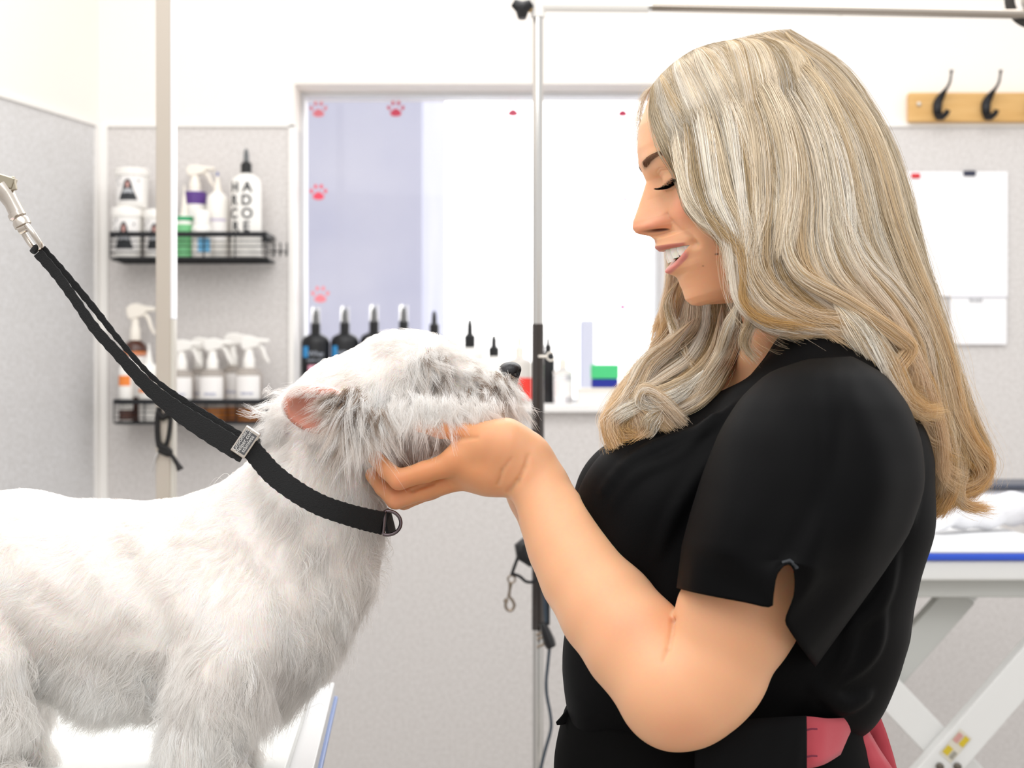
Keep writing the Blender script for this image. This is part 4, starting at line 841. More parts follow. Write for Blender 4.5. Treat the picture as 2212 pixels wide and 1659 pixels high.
# palm: four metacarpals, heel and thumb base
mc = [((985, 1000, 29, -.068), (862, 1036, 22, -.066), (812, 990, 17.5, -.056)), ((992, 1032, 28, -.052), (855, 1078, 21.5, -.050), (806, 1026, 17.5, -.040)),
      ((1000, 1030, 26, -.032), (872, 1080, 20.5, -.030), (828, 1034, 17, -.020)), ((1010, 1012, 23, -.014), (905, 1058, 18, -.012), (868, 1020, 15, -.004))]
for i, (m0, m1, m2) in enumerate(mc):
    Yk = m0[3]
    A.chain([rc(1120, 1008, 50, (Yk+Yw)/2), rc(1060, 1012, 46, (Yk*1.4+Yw*.6)/2), rc(*m0)], .014)
for i, (m0, m1, m2) in enumerate(mc):
    mid = [(m0[j]*.45+m1[j]*.55) for j in range(4)]; mid[2] = min(m0[2], m1[2])*1.02
    f_ = Field((-.150, -.10, 1.33), (0, .03, 1.46), .0013)
    f_.chain([rc(*m0), rc(*mid), rc(m1[0], m1[1], m1[2]*1.04, m1[3])], .004)
    md = [(m1[j]*.5+m2[j]*.5) for j in range(4)]; md[2] *= .97; md[0] -= 2; md[1] += 2
    f_.chain([rc(m1[0], m1[1], m1[2]*1.02, m1[3]), rc(*md), rc(*m2)], .002)
    # fold each finger into the arm field with a tight seam so they stay apart
    lo_i = np.round((f_.lo-A.lo)/A.h).astype(int); n_ = np.minimum(f_.n, A.n-lo_i); sl = tuple(slice(max(lo_i[j], 0), lo_i[j]+n_[j]) for j in range(3)); off = np.maximum(-lo_i, 0)
    b_ = f_.d[off[0]:n_[0], off[1]:n_[1], off[2]:n_[2]]; a_ = A.d[sl]; k = .0016
    h = np.clip(.5+.5*(a_-b_)/k, 0, 1); A.d[sl] = a_*(1-h)+b_*h-k*h*(1-h)
A.chain([rc(1125, 985, 56, -.066), rc(1088, 958, 47, -.072), rc(1050, 950, 33, -.076)], .016)
A.chain([rc(1060, 948, 30, -.072), rc(1000, 934, 19, -.070), rc(950, 926, 17, -.067), rc(905, 920, 14, -.064)], .008)
A.chain([rc(1040, 965, 26, -.074), rc(985, 985, 22, -.070)], .01)                                                    # web of the thumb
crease(A, [(1460, 1308), (1456, 1340), (1450, 1375), (1443, 1405), (1434, 1430)], [.0013, .0013, .0010, .0006, .0001], .0035)
crease(A, [(1100, 1062), (1118, 1040), (1134, 1010), (1142, 985)], [.0014, .0010, .0006, .0001], .004)
crease(A, [(1076, 1045), (1086, 1015), (1106, 990)], [.0005, .0005, .0001], .003)
crease(A, [(936, 1044), (915, 1050), (890, 1060)], [.0012, .0016, .0016], .002)
crease(A, [(966, 952), (985, 948), (1010, 946), (1032, 946)], [.0018, .0016, .0010, .0002], .003)
v, q = A.mesh(); v = relax(v, q, 3); X, Y = Pxl(v); n = vnormals(v, q); del A
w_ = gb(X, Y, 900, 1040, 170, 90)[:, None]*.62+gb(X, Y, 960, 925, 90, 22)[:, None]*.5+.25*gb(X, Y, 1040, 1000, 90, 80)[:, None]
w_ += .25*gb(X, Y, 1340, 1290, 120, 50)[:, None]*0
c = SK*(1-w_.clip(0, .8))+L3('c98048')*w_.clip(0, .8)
rs = (.30*gb(X, Y, 1350, 1350, 70, 40)+.30*gb(X, Y, 1470, 1580, 60, 40)+.3*gb(X, Y, 858, 1050, 24, 20)+.3*gb(X, Y, 850, 1092, 24, 20))[:, None]; c = c*(1-rs)+L3('d88d70')*rs
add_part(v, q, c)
# ---- far arm and hand
A = Field((-.13, -.02, 1.08), (.36, .30, 1.46), .0018)
A.chain([rc(1130, 1030, 52, .062), rc(1160, 1075, 55, .07), rc(1196, 1130, 66, .085), rc(1280, 1270, 76, .12), rc(1350, 1370, 84, .16), rc(1420, 1430, 92, .19)], .012)
A.chain([rc(1420, 1430, 90, .19), rc(1560, 1250, 95, .19), rc(1740, 930, 100, .165)], .01)
for k_, (Yk, dx) in enumerate(((.066, 0), (.048, -4), (.030, 0), (.014, 14))):
    A.chain([rc(1110, 1005, 44, (Yk+.062)/2), rc(1000+dx, 1015, 26, Yk)], .014); A.chain([rc(1000+dx, 1015, 25, Yk), rc(885+dx, 1040, 19, Yk), rc(842+dx, 1000, 15, Yk)], .003)
A.chain([rc(1110, 985, 46, .066), rc(1050, 955, 28, .074), rc(960, 930, 16, .078), rc(915, 925, 13, .076)], .01)
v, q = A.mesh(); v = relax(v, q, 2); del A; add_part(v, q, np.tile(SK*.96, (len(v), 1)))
# ---- neck and upper chest
A = Field((.12, -.14, 1.2), (.36, .14, 1.6), .0022)
A.chain([rc(1640, 540, 100), rc(1705, 660, 92), rc(1730, 740, 93), rc(1760, 840, 120)], .02)
A.chain([rc(1724, 795, 98), rc(1660, 885, 98), rc(1620, 960, 98)], .03)
A.chain([rc(1660, 560, 60, -.03), rc(1690, 700, 44, -.035), rc(1650, 790, 40, -.014)], .02)
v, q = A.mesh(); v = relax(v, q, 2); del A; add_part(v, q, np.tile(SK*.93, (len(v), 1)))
# ---- head: profile curve swept round the head axis
HA = math.radians(14); HY = math.radians(5)
HC = P(1600, 385, 0); KX = S(0)
Fv = np.array((-math.cos(HA), 0, -math.sin(HA))); Uv = np.array((-math.sin(HA), 0, math.cos(HA)))
Rz = np.array(Matrix.Rotation(HY, 3, Vector(Uv)))      # turn slightly towards the camera
Fv = Rz@Fv; Sv = np.cross(Fv, Uv); Sv *= -1 if Sv[1] > 0 else 1      # Sv points to the camera side
prof = np.array([(241,132.5),(195,165),(159,188),(112,203),(80,206.6),(61.5,205),(40,203),(18,216),(-12.5,235),(-37,251.5),(-50.5,256),(-62,251.4),(-69.7,237),(-75,223.8),(-85,216),(-100.7,215),(-107.5,214),(-118,207),(-130,201),(-146,198),(-152,202),(-159.6,203.5),(-172,193.4),(-186,186.6),(-203.7,183),(-225.6,182),(-240,172),(-247,155),(-251,126),(-256,94),(-262,40)])
base = np.array([(290,2),(286,30),(280,60),(262,100),(241,132.5),(195,165),(159,188),(112,203),(80,205),(60,201),(40,194),(18,188),(-12,184),(-37,182),(-62,181),(-85,181),(-107,181),(-130,180),(-150,178),(-172,174),(-186,172),(-204,171),(-225,170),(-240,160),(-247,144),(-251,120),(-256,90),(-262,40)])
wid = np.array([(290,2),(286,35),(280,62),(270,86),(255,110),(230,130),(180,147),(120,152),(60,151),(0,149),(-50,146),(-100,138),(-150,126),(-200,106),(-225,92),(-240,76),(-250,58),(-256,44),(-262,25)])
bak = np.array([(290,2),(286,60),(280,95),(265,145),(240,190),(200,228),(160,246),(100,255),(40,248),(-20,222),(-80,180),(-140,135),(-200,95),(-240,55),(-262,25)])
uu = np.unique(np.concatenate([np.linspace(-262, -175, 90), np.linspace(-175, 100, 360), np.linspace(100, 262, 110), np.linspace(262, 290, 40)]))
th = np.unique(np.concatenate([np.linspace(-PI, -1.1, 60), np.linspace(-1.1, 1.1, 420), np.linspace(1.1, PI, 60)]))[:-1]
def ip(t, u):
    t = t[np.argsort(t[:, 0])]; y = np.interp(u, t[:, 0], t[:, 1]); return y
def smth(u, y, s):
    return np.array([np.sum(y*(w__ := np.exp(-((u-x)/s)**2)*np.gradient(u)))/np.sum(w__) for x in u])
pu, bu, wu, ku = smth(uu, ip(prof, uu), 2.2), smth(uu, ip(base, uu), 5), smth(uu, ip(wid, uu), 7), smth(uu, ip(bak, uu), 7)
for arr, t in ((pu, base), (bu, base), (wu, wid), (ku, bak)): arr[uu > 272] = ip(t, uu)[uu > 272]
mx = (pu-bu); mx[uu > 195] = 0; mx[uu < -247] = 0
U, TH = np.meshgrid(uu, th, indexing='ij')
front = np.cos(TH) > 0
aa = np.where(front, bu[:, None], ku[:, None]); nn_ = np.where(front, np.interp(U, [-262, -150, -60, 60, 200], [2.0, 2.0, 2.25, 2.1, 2.0]), 2.0)
R_ = (np.abs(np.cos(TH)/aa)**nn_+np.abs(np.sin(TH)/wu[:, None])**nn_)**(-1/nn_)
Y_ = R_*np.sin(TH); ay = np.abs(Y_); fr = np.clip(np.cos(TH)*4, 0, 1)
sig = np.interp(U, [-260, -190, -172, -150, -100, -88, -78, -62, -40, 0, 40, 70, 120], [48, 44, 46, 50, 46, 40, 15, 24, 24, 17, 15, 34, 60])
sgn_ = np.interp(U, [-100, -85, -75, 40, 70], [2, 2, 2.3, 2.2, 2])
R_ = R_+mx[:, None]*np.exp(-(ay/sig)**sgn_)*fr
def bump(am, y0, u0, sy, su): return am*np.exp(-((ay-y0)/sy)**2-((U-u0)/su)**2)*fr
def along(am, pts, w_):                         # groove or ridge along a polyline in (|y|, u)
    d = np.full(U.shape, 1e9)
    for (a0, b0), (a1, b1) in zip(pts[:-1], pts[1:]):
        t = np.clip(((ay-a0)*(a1-a0)+(U-b0)*(b1-b0))/((a1-a0)**2+(b1-b0)**2), 0, 1); d = np.minimum(d, np.hypot(ay-a0-t*(a1-a0), U-b0-t*(b1-b0)))
    return am*np.exp(-(d/w_)**2)*fr
u_top = lambda y: -112-6*(y/68)**2-0.0*y; u_bot = lambda y: -148+30*(np.minimum(y, 68)/68)**2
add = bump(11, 86, -48, 36, 30)+bump(-5, 60, -10, 20, 20)+bump(-14, 60, 34, 32, 19)+bump(-9, 32, 34, 14, 16)+bump(11.5, 64, 29, 24, 13.5)+bump(4, 70, 84, 42, 13)+bump(-7, 128, 80, 28, 45)
add += bump(18, 24, -55, 10, 12.5)+along(-5, [(36, -42), (38, -56), (31, -68)], 4.5)+along(-4.5, [(44, -62), (60, -86), (77, -104), (81, -122)], 8)+bump(-9, 74, -117, 8, 9)+bump(5, 90, -118, 12, 22)
add += along(-1.6, [(36, 44), (60, 50), (88, 44)], 2.2)+along(-1.0, [(40, 49), (62, 55), (86, 49)], 1.8)+along(1.6, [(40, 12), (64, 6), (90, 10)], 5)
add += bump(-3, 0, -92, 6, 9)
lipm = np.exp(-(ay/62)**6)
ulc = u_top(ay)+7+np.clip(4*(1-(ay/40)), -2, 4); add += 3.5*np.exp(-((U-ulc)/5.5)**2)*lipm*fr
llc = u_bot(ay)-9+4*(ay/68)**2; add += 6.5*np.exp(-((U-llc)/7.5)**2)*lipm*fr; add += -3.5*np.exp(-((U-llc+20)/8)**2)*np.exp(-(ay/40)**2)*fr
inm = np.clip(np.minimum(u_top(ay)-U, U-u_bot(ay))/3.0, 0, 1)*(ay < 67)*fr; inm = inm*np.clip((67-ay)/5, 0, 1)
add -= 30*inm
nost = np.exp(-((ay-17)/7.5)**2-((U+69+.25*(ay-19))/5.0)**2)*fr; add -= 15*nost
R_ = R_+add
Y_ = R_*np.sin(TH); Xf = R_*np.cos(TH)
HV = HC+KX*(Xf[..., None]*Fv+Y_[..., None]*Sv+U[..., None]*Uv)
nu, nt_ = U.shape
ii, jj = np.meshgrid(np.arange(nu-1), np.arange(nt_), indexing='ij'); j2 = (jj+1) % nt_
HQ = np.stack([ii*nt_+jj, ii*nt_+j2, (ii+1)*nt_+j2, (ii+1)*nt_+jj], -1).reshape(-1, 4)
HVf = HV.reshape(-1, 3); HQ = HQ if (vnormals(HVf, HQ)*(HVf-HC)).sum() > 0 else HQ[:, ::-1]
hc_ = np.tile(SK, (U.size, 1)).reshape(nu, nt_, 3)
def mixc(m_, c_):
    global hc_
    m_ = np.clip(m_, 0, 1)[..., None]; hc_ = hc_*(1-m_)+L3(c_)*m_
mixc(.20*np.ones_like(U), 'edbd9a')
mixc(.50*np.exp(-((ay-92)/42)**2-((U+40)/36)**2)*fr, 'dd7f68')
mixc(.40*np.exp(-((ay)/26)**2-((U+52)/20)**2)*fr+.35*np.exp(-((ay-28)/12)**2-((U+57)/14)**2)*fr, 'd98874')
mixc(.35*np.exp(-((ay-80)/60)**2-((U+190)/50)**2)*fr, 'd08a62')
ul_h = np.where(ay < 66, 1, 0)*fr; mixc(ul_h*np.clip((U-u_top(ay)+1)/1.5, 0, 1)*np.clip((ulc+3.2-U)/2, 0, 1)*np.clip((66-ay)/6, 0, 1), 'bd7a6c')
mixc(ul_h*np.clip((u_bot(ay)-U+1)/1.5, 0, 1)*np.clip((U-(llc-9))/2.5, 0, 1)*np.clip((64-ay)/8, 0, 1), 'd08c82')
mixc(inm*1.5, '6a2a26'); mixc(np.clip(nost*1.6-.25, 0, 1), '6a3a2c')
mixc(along(.85, [(36, 17), (50, 13), (66, 10.5), (84, 13), (96, 19)], 2.6), '1c1412'); mixc(along(.5, [(50, 6), (68, 4), (86, 8)], 3.2), 'a06a2c')
mixc(along(.42, [(40, 34), (64, 40), (90, 34)], 9), 'd9a57c')
brp = [(20, 72), (38, 75), (60, 80), (80, 82), (100, 75)]; mixc(along(.40, brp, 9.0), 'a58468'); mixc(along(.5, [(20, 70), (38, 72), (60, 77)], 7), '6a503f')
mixc(np.exp(-((ay-96)/1.8)**2-((U+152)/1.8)**2)*fr*(Y_ > 0)*1.3, '7a4a34'); mixc(np.exp(-((ay-70)/1.3)**2-((U+168)/1.3)**2)*fr*(Y_ > 0), '9a6648')
scalp = np.clip((.30-np.cos(TH)+np.clip(U-120, 0, 100)*.003)*4, 0, 1)*np.clip((U+60)/30, 0, 1)+np.clip((U-232)/12, 0, 1); mixc(scalp, 'a88c66')
add_part(HVf, HQ, hc_.reshape(-1, 3))
off = np.cumsum([0]+[len(v) for v in parts_v[:-1]])
BVt = np.concatenate(parts_v); BQ = np.concatenate([q+o for q, o in zip(parts_q, off)]); BC = np.concatenate(parts_c)
bo = fast_mesh('body', BVt-WO, BQ, skin, woman); paint(bo, BC.clip(0, 1)); del parts_v, parts_q, parts_c
def HP(f, y, u): return HC+KX*(f*Fv+y*Sv+u*Uv)
def Rat(y, u):                                  # face distance forward at (y,u), for setting lashes and brows on the skin
    i = np.clip(np.searchsorted(uu, u), 1, nu-1); row = Xf[i]; yy = Y_[i]; k = np.where(row > 0)[0]; o_ = np.argsort(yy[k]); return float(np.interp(y, yy[k][o_], row[k][o_]))
# teeth
tm = MB()
for i, (yc, hw_, u1_) in enumerate(((9.5, 9.3, -141), (27, 7.6, -136), (42, 7.2, -134), (54, 6.2, -128), (62, 5, -124))):
    for sg in (1, -1):
        f0 = 199-.0125*yc**2; sl = math.atan(.025*yc)
        rows = []
        for t in np.linspace(0, 1, 8):
            u_ = -104+(u1_+104)*t; wd = hw_*(.80+.2*math.sin(t*2.2))*(1 if t < .9 else .86); ff = f0+3*math.sin(t*PI*.8)-2*t
            rows.append([HP(ff-6*abs(a_)**2.6-(yc+a_*wd-yc)*math.tan(sl), sg*(yc+a_*wd), u_) for a_ in np.linspace(-1, 1, 9)])
        vs = [p for r_ in rows for p in r_]; fs = [(a_*9+b_, a_*9+b_+1, (a_+1)*9+b_+1, (a_+1)*9+b_) for a_ in range(7) for b_ in range(8)]
        if sg < 0: fs = [f_[::-1] for f_ in fs]
        tm.raw(np.array(vs)-WO, fs)
for yc in (-24, -8, 8, 24):                      # tips of the lower teeth
    vs = [HP(187-.012*(yc+a_)**2-abs(a_)*.2, yc+a_, u_)-WO for u_ in (-152, -142) for a_ in (-7.4, 0, 7.4)]; tm.raw(vs, [(0, 1, 4, 3), (1, 2, 5, 4)])
tm.build('teeth', mat('teeth_enamel', 'f4efe6', .18, sss=.001, coat=.3), woman)
# lashes and brows as strands
def strands(name, items, col, r0, npt=6, parent=None):
    P_ = np.array([it for it in items]); n = len(P_); t = np.linspace(0, 1, npt)
    return hair_obj(name, P_-WO, np.tile(r0*(1-.8*t), (n, 1)), np.tile(L3(col), (n, npt, 1)), facehair, woman, npt)
facehair = hair_mat('face_hair', .5, .1, .05)
lash, brow = [], []
r = np.random.default_rng(4)
for sg in (1, -1):
    for i in range(260):
        s_ = r.random(); y_ = 37+60*s_; u_ = np.interp(y_, [36, 50, 66, 84, 97], [17, 13.5, 11, 13.5, 20])+r.normal()*.7
        f_ = Rat(sg*y_, u_)+.3; L_ = 20+8*s_+2*r.normal(); sp = (s_-.45)*16
        lash.append([HP(f_+L_*t*(1-.15*t), sg*(y_+sp*t), u_-L_*.30*t+L_*.42*t*t) for t in np.linspace(0, 1, 6)])
    for i in range(700):
        s_ = r.random(); y_, u_ = np.interp(s_*86, [0, 18, 44, 66, 86], [22, 38, 60, 80, 100]), np.interp(s_*86, [0, 18, 44, 66, 86], [72, 75, 80, 82, 75])
        hh = np.interp(s_, [0, .3, 1], [8.5, 7.5, 3]); e = r.uniform(-1, 1); u_ = u_+e*hh; L_ = 9*(1-.3*s_)
        lf = .25+.9*(1-s_)*(e < .2)
        brow.append([HP(Rat(sg*(y_+L_*t), u_+L_*lf*t)+.5+1.0*t*(1-t), sg*(y_+L_*t), u_+L_*lf*t*.6) for t in np.linspace(0, 1, 6)])
strands('eyelashes', lash, '0e0b0a', .00016); strands('eyebrows', brow, '7a5e4b', .00008)
# ================================================================ her clothes
fab = mat('black_blouse_fabric', '060607', .60, spec=.09, bump=(1400, .25, .0004))
fab2 = mat('black_trouser_fabric', '080808', .85, spec=.1)
T = Field((.03, -.24, .93), (.43, .24, 1.53), .0024)
for sy in (-1, 1):
    Y = .068*sy
    sx_ = 0 if sy < 0 else -46
    T.chain([rc(1774+sx_, 822, 104, Y*1.1), rc(1600+sx_, 1012, 132, Y), rc(1424+sx_*.3, 1108, 160, Y), rc(1420, 1190, 158, Y)], .03 if sy < 0 else .03)
    T.chain([rc(1800, 860, 120, Y*1.2), rc(1812, 1010, 184, Y*1.15), rc(1798, 1120, 190, Y*1.15), rc(1764, 1300, 184, Y*1.1), rc(1744, 1385, 180, Y), rc(1706, 1462, 176, Y)], .03)
    T.chain([rc(1836, 1240, 105, Y*1.1), rc(1868, 1348, 86, Y), rc(1780, 1378, 100, Y)], .012)
    T.chain([rc(1490, 1250, 170, Y*.8), rc(1424, 1400, 160, Y*.8), rc(1420, 1480, 162, Y*.8), rc(1560, 1440, 180, Y*1.2)], .05)
    T.chain([rc(1790, 850, 90, .10*sy), rc(1800, 900, 110, .15*sy)], .04)
T.cone(P(1600, 1150), P(1600, 1400), .12, .115, .05); T.chain([rc(1800, 780, 84), rc(1770, 880, 120), rc(1620, 1040, 130)], .03)
T.chain([rc(1740, 660, 98), rc(1728, 750, 99)], .006, mode='s'); 
T.chain([rc(1640, 700, 80), rc(1590, 800, 50), rc(1530, 880, 30), rc(1480, 940, 12)], .006, mode='s')
# gathers at the waist and soft folds
def folds(x, y, z):
    d = .0022*np.sin(x*70+z*46+2*np.sin(y*22))*np.clip((1.24-z)/.1, 0, 1)+.0016*np.sin(z*62-x*44+y*30+1.5*np.sin(x*30))
    d = d+.0035*np.exp(-((z-1.372+.52*(x-.12))/.006)**2)*0
    return d
T.comb((.03, -.24, .93), (.43, .24, 1.53), folds, .001, 'add')
def ridge(A, pts, r, k, y0=-.18):
    q = []
    for px_, py_ in pts:
        Y__ = y0
        for _ in range(5): p_ = P(px_, py_, Y__); Y__ = surf_y(A, p_[0], p_[2])
        q.append(P(px_, py_, Y__+.003))
    q = spline(q, 14)
    for i in range(13): e = math.sin((i+.5)/14*PI); A.cone(q[i], q[i+1], r*(.25+.75*e), r*(.25+.75*e), k)
for ps, r_ in (([(1600, 872), (1560, 905), (1520, 935), (1440, 962), (1370, 1000), (1310, 1060)], .0062), ([(1560, 960), (1500, 1040), (1450, 1120), (1420, 1200)], .0045), ([(1540, 900), (1470, 985), (1380, 1030), (1330, 1090)], .004),
    ([(1900, 1300), (1880, 1400), (1800, 1480)], .006), ([(1840, 1330), (1820, 1420), (1750, 1500)], .005), ([(1930, 1180), (1900, 1290), (1830, 1360)], .005), ([(1950, 900), (1975, 1000), (1960, 1120)], .005), ([(1760, 1480), (1820, 1520), (1870, 1500)], .005)): ridge(T, ps, r_, .008)
v, q = T.mesh(); v = relax(v, q, 2); del T; fast_mesh('blouse', v-WO, q, fab, woman)
# apron panel, trousers, red sash
T = Field((.02, -.22, -.0), (.40, .22, 1.16), .005)
for sy in (-1, 1):
    Y = .075*sy
    T.chain([rc(1430, 1500, 175, Y*.6), rc(1396, 1660, 178, Y*.7), rc(1420, 1780, 185, Y*.8)], .03)
    T.chain([rc(1680, 1480, 150, Y), rc(1668, 1600, 165, Y), rc(1690, 1760, 205, Y)], .03)
    a_, b_ = P(1560, 1800, .09*sy), np.array((.21, .10*sy, .52)); T.cone(a_, b_, .105, .066, .04); T.cone(b_, (.23, .105*sy, .09), .066, .052, .03)
T.cone(P(1540, 1560), P(1550, 1800), .12, .13, .05)
v, q = T.mesh(); v = relax(v, q, 2); del T; fast_mesh('trousers', v-WO, q, fab2, woman)
for sy in (-1, 1):
    T = Field((.06, .02 if sy > 0 else -.19, -.003), (.33, .19 if sy > 0 else -.02, .16), .004)
    T.chain([(.24, .105*sy, .045, .045), (.18, .105*sy, .04, .042), (.11, .108*sy, .034, .034)], .02); T.cone((.24, .105*sy, .05), (.24, .105*sy, .11), .046, .05, .02); T.comb((.06, -.19, -.003), (.33, .19, .16), lambda x, y, z: z+x*0+y*0, .002, 's')
    v, q = T.mesh(); v = relax(v, q, 2); v[:, 2] = np.maximum(v[:, 2], .001); fast_mesh('shoe', v-WO, q, mat('black_shoe', '161616', .5), woman)
apr = mat('apron_black', '070708', .8, spec=.15)
def ribbon(name, top, bot, m_, n=40, thick=.0016, nr=7, par=None, wob=0):
    a_, b_ = spline([P(*p) for p in top], n), spline([P(*p) for p in bot], n); par = par or woman
    vs = []
    for i in range(n):
        for j in range(nr):
            t = j/(nr-1); p = a_[i]*(1-t)+b_[i]*t; p = p+np.array((0, -wob*math.sin(t*PI)*(1+.3*math.sin(i*.7+j)), 0)); vs.append(p-WO)
    o = link(name, vs, [(i*nr+j, (i+1)*nr+j, (i+1)*nr+j+1, i*nr+j+1) for i in range(n-1) for j in range(nr-1)], m_, par, smooth=80)
    s_ = o.modifiers.new('s', 'SOLIDIFY'); s_.thickness = thick; s_.offset = 0; return o
red = mat('red_sash', 'b8404c', .75, sheen=.2, bump=(60, .2, .002))
ribbon('sash', [(1738, 1547, -.162), (1760, 1549, -.158), (1790, 1552, -.148), (1840, 1549, -.118), (1862, 1545, -.06), (1862, 1545, 0)], [(1738, 1660, -.170), (1760, 1657, -.166), (1785, 1648, -.156), (1822, 1624, -.126), (1846, 1606, -.06), (1846, 1606, 0)], red, wob=.001)
ribbon('sash_tail', [(1836, 1552, -.085), (1868, 1570, -.080), (1900, 1620, -.078), (1945, 1690, -.08), (1970, 1760, -.08)], [(1832, 1600, -.088), (1850, 1640, -.086), (1862, 1680, -.086), (1872, 1730, -.086), (1880, 1790, -.086)], red, wob=.006)
ribbon('sash_tail', [(1850, 1540, -.050), (1884, 1520, -.045), (1905, 1560, -.044), (1928, 1630, -.044), (1950, 1720, -.044)], [(1850, 1575, -.055), (1872, 1590, -.052), (1885, 1620, -.050), (1905, 1670, -.05), (1925, 1740, -.05)], mat('red_sash_dark', 'a83440', .8, bump=(60, .2, .002)), wob=.004)
for py in (1577, 1635):
    p0, p1 = P(1742, py, -.174), P(1765, py-2, -.171); MB().tube([p0-WO, (p0+p1)/2-WO+[0, -.0005, .0006], p1-WO], .0008, 6).build('buttonhole', mat('thread_plum', '7c2a40', .8), woman)
# apron edge over the hip, folded front placket and side tie
ribbon('apron_panel', [(1500, 1556, -.185), (1600, 1554, -.192), (1700, 1548, -.184), (1741, 1546, -.176)], [(1500, 1720, -.20), (1600, 1720, -.205), (1700, 1720, -.196), (1741, 1720, -.188)], apr, wob=.002)
ribbon('apron_tie', [(1238, 1520, -.06), (1225, 1532, -.062), (1212, 1548, -.064), (1201, 1560, -.065)], [(1240, 1556, -.06), (1228, 1560, -.062), (1216, 1565, -.064), (1203, 1566, -.065)], apr)
# collar bands
ribbon('collar', [(1800, 690, -.055), (1745, 700, -.066), (1692, 722, -.066), (1650, 780, -.060), (1596, 842, -.050), (1540, 890, -.034), (1472, 958, -.012)], [(1800, 722, -.080), (1756, 728, -.094), (1712, 752, -.092), (1672, 806, -.086), (1614, 868, -.072), (1552, 914, -.05), (1476, 972, -.022)], fab, thick=.003)
ribbon('collar', [(1800, 690, .055), (1700, 672, .066), (1610, 684, .060), (1580, 740, .052), (1552, 800, .044), (1516, 862, .030), (1466, 944, .008)], [(1800, 722, .080), (1690, 710, .09), (1600, 722, .085), (1572, 760, .078), (1545, 815, .066), (1510, 876, .048), (1468, 958, .018)], fab, thick=.003)
# front placket line on the bust
pk = spline([P(1470, 960, -.012), P(1410, 985, -.030), P(1350, 1020, -.045), P(1300, 1075, -.05), P(1272, 1118, -.05)], 20)
# sleeve
def sleeve(sy, secs, hem, name='sleeve'):
    """secs: (left px, left py, right px, right py, centre Y, depth radius)"""
    ncol = 120; us = np.linspace(0, 1, ncol//2+1)
    hemf = spline(np.array([(a_, b_, c_) for a_, b_, c_ in hem]), 400); ku_ = np.linspace(0, 1, 400)
    rows = []
    S_ = np.array(secs, float); SS = spline(np.c_[S_, ], 26) if False else np.array([[np.interp(t, np.linspace(0, 1, len(S_)), S_[:, j]) for j in range(6)] for t in np.linspace(0, 1, 26)])
    for j in range(6): SS[1:-1, j] = np.convolve(SS[:, j], [.25, .5, .25], 'valid')
    for si, (lx, ly, rx, ry, Yc, dp) in enumerate(SS):
        row = []
        for k in range(ncol):
            a_ = 2*PI*k/ncol; c_, s_ = math.cos(a_), math.sin(a_)     # a=0 left, pi right; s>0 the outer side
            Yp_ = Yc+sy*dp*(abs(s_)**.9)*(1 if s_ > 0 else -1)
            px_, py_ = (lx+rx)/2-(rx-lx)/2*c_, (ly+ry)/2-(ry-ly)/2*c_
            row.append(P(px_, py_, Yp_))
        rows.append(row)
    last = rows[-1]; Yc, dp = SS[-1][4], SS[-1][5]
    hrow = []
    for k in range(ncol):
        a_ = 2*PI*k/ncol; u_ = (1-math.cos(a_))/2; s_ = math.sin(a_)
        if s_ >= 0:
            # arc position along the hem
            t = u_; h = hemf[int(t*399)]; hrow.append(P(h[0], h[1], Yc+sy*dp*1.02*s_**.9))
        else:
            L0, R0 = hem[0], hem[-1]; hrow.append(P(L0[0]+(R0[0]-L0[0])*u_, L0[1]+(R0[1]-L0[1])*u_-30*abs(s_), Yc-sy*dp*abs(s_)**.9*.9))
    n_ex = 14
    for e in range(1, n_ex+1):
        t = e/n_ex; rows.append([np.array(last[k])*(1-t)+np.array(hrow[k])*t for k in range(ncol)])
    R3 = np.array(rows); f = R3.reshape(-1, 3)
    nr_ = len(rows); z = np.linspace(0, 1, nr_)[:, None]; aa_ = np.linspace(0, 2*PI, ncol, endpoint=False)[None]
    dsp = (.0030*np.sin(aa_*5+z*7)*np.clip(z*2, 0, 1)+.0022*np.sin(aa_*8-z*11+1)*np.sin(z*PI)+.0030*np.exp(-((aa_-1.25-.9*z)/.12)**2)*np.sin(z*PI)-.0026*np.exp(-((aa_-1.9+.5*z)/.10)**2)*np.sin(z*PI))
    R3[..., 1] += sy*dsp*np.abs(np.sin(aa_))
    f = R3.reshape(-1, 3)-WO
    fs = [(i*ncol+k, i*ncol+(k+1) % ncol, (i+1)*ncol+(k+1) % ncol, (i+1)*ncol+k) for i in range(nr_-1) for k in range(ncol)]
    fs.append(tuple(range(ncol)))
    o = link(name, f, fs, fab, woman, smooth=80); s2 = o.modifiers.new('s', 'SOLIDIFY'); s2.thickness = .0014; s2.offset = 0; return o
sleeve(-1, [(1750, 775, 1840, 770, -.150, .02), (1660, 805, 1915, 812, -.156, .052), (1600, 860, 1965, 880, -.162, .072), (1556, 930, 1992, 960, -.168, .084), (1520, 1020, 1998, 1050, -.175, .090), (1492, 1110, 1965, 1150, -.182, .092), (1474, 1180, 1905, 1240, -.187, .090)],
       [(1463, 1270, 0), (1500, 1280, 0), (1550, 1291, 0), (1610, 1302, 0), (1664, 1311, 0), (1668, 1290, 0), (1676, 1245, 0), (1690, 1222, 0), (1706, 1219, 0), (1716, 1240, 0), (1716, 1290, 0), (1698, 1340, 0), (1706, 1362, 0), (1735, 1405, 0), (1760, 1440, 0)])
sleeve(1, [(1750, 775, 1840, 770, .150, .02), (1640, 830, 1900, 860, .16, .06), (1560, 960, 1900, 990, .175, .075), (1500, 1100, 1800, 1180, .185, .075)], [(1470, 1200, 0), (1550, 1240, 0), (1640, 1290, 0), (1700, 1330, 0)])
MB().tube([P(1757, 1440, -.2)-WO, P(1757.5, 1439.5, -.2)-WO], .0004, 5).v
